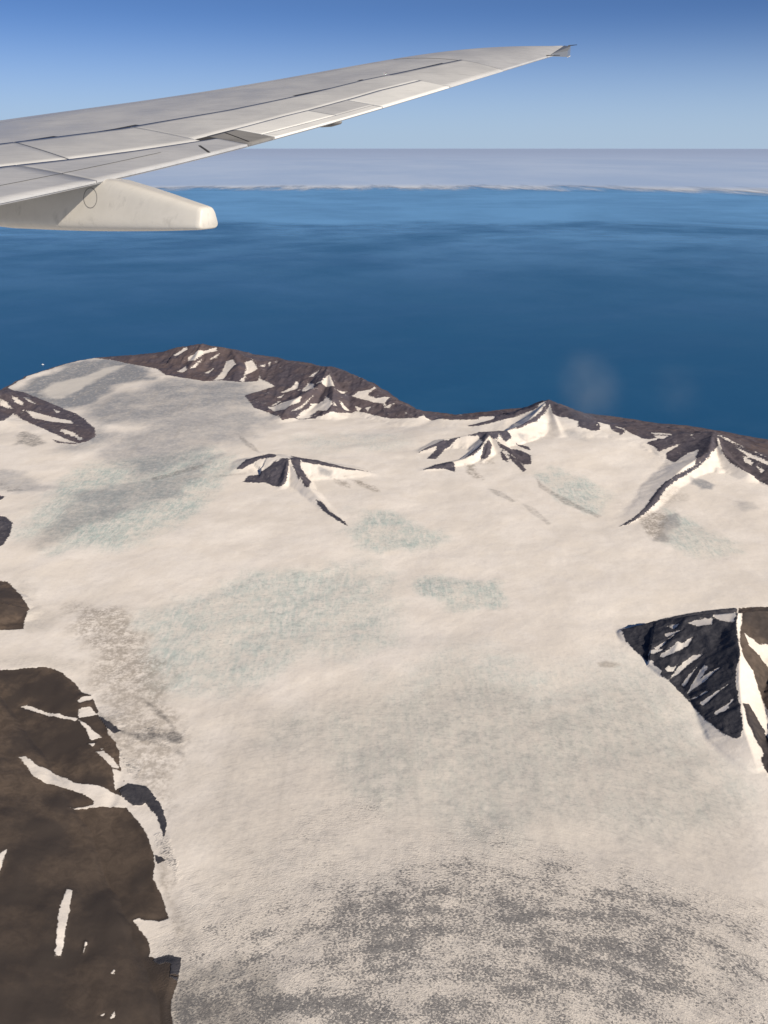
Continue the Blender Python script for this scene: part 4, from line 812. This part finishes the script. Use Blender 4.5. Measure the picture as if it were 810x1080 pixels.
fair = loft('flap_track_fairing', [(FB[0] + .866 * t, FB[1] - .5 * t, a, b, h, .62) for t, a, b, h in prof], M_FAIR, wing)
ring_v = []; ring_f = []
def side_pt(t, z, off=.003, ex=4.6, k=.62):
    i = max(j for j in range(len(prof) - 1) if prof[j][0] <= t); a, b = prof[i], prof[i + 1]; s = (t - a[0]) / (b[0] - a[0])
    zt, zb_, hw = [a[j] + (b[j] - a[j]) * s for j in (1, 2, 3)]
    pz = (z - (zt + zb_) / 2) / ((zt - zb_) / 2); px = (1 - abs(pz) ** ex) ** (1 / ex)
    wv = hw * px * (k + (1 - k) * (.5 - .5 * pz)) + off
    return (FB[0] + .866 * t - .5 * wv, FB[1] - .5 * t - .866 * wv, z)
for i in range(40):
    a = 2 * math.pi * i / 40
    for r_ in (.158, .169): ring_v.append(side_pt(-.26 + r_ * math.cos(a), -.84 + r_ * math.sin(a)))
for i in range(40):
    j = (i + 1) % 40; ring_f.append((2 * i, 2 * i + 1, 2 * j + 1, 2 * j))
from_pydata('access_panel_ring', ring_v, ring_f, M_HINGE, fair)
# the small actuator fairing under the aileron
b0 = te(.437); zb = z_te(.437)
loft('actuator_fairing', [(b0[0] + .866 * t, b0[1] - .5 * t, zb - .03 - d, zb - .03 - d - h, .10 * s, .8) for t, d, h, s in
     [(-.7, .05, .04, .5), (-.4, .03, .09, .8), (-.15, .02, .09, .8), (.0, .0, .08, .7), (.09, .0, .06, .6), (.13, .0, .03, .3)]], M_HINGE, wing, 16, 2.4)
# tip lamp and static wicks
t0 = te(.995); zt = z_te(.99)
def P3(q, back, dz): p = te(q); return (p[0] + .866 * back, p[1] - .5 * back, z_te(q) + dz)
lv = [P3(.945, -.02, .03), P3(.945, -.02, -.03), P3(.985, .12, .02), P3(.985, .12, -.15), P3(1.0, .06, .11), P3(1.0, .06, -.15), P3(1.0, -.15, .14), P3(1.0, -.15, -.06)]
lens = from_pydata('navigation_light', lv, [(0, 2, 4, 6), (1, 7, 5, 3), (0, 1, 3, 2), (2, 3, 5, 4), (4, 5, 7, 6), (6, 7, 1, 0)], M_LENS, wing, smooth=False)
def rod(name, a, b, r, mat, parent):
    a, b = Vector(a), Vector(b); d = (b - a).normalized(); s = d.cross(Vector((0, 0, 1))).normalized(); u = s.cross(d)
    v = [tuple(p + (s * math.cos(t) + u * math.sin(t)) * rr) for p, rr in ((a, r), (b, r * .5)) for t in [2 * math.pi * i / 8 for i in range(8)]]
    f = [(i, (i + 1) % 8, 8 + (i + 1) % 8, 8 + i) for i in range(8)] + [tuple(range(8)), tuple(range(15, 7, -1))]
    return from_pydata(name, v, f, mat, parent)
rod('lamp_frame', P3(1.0, .07, .12), P3(1.0, .07, -.16), .018, M_FAIR, lens)
rod('lamp_frame', P3(.985, .13, -.155), P3(1.0, .07, -.155), .014, M_FAIR, lens)
for q, bk in ((.93, .40), (1.0, .26)): rod('static_wick', P3(q, -.02, .03 if q < 1 else .13), P3(q, bk, .02 if q < 1 else .14), .014, M_DARK, wing)
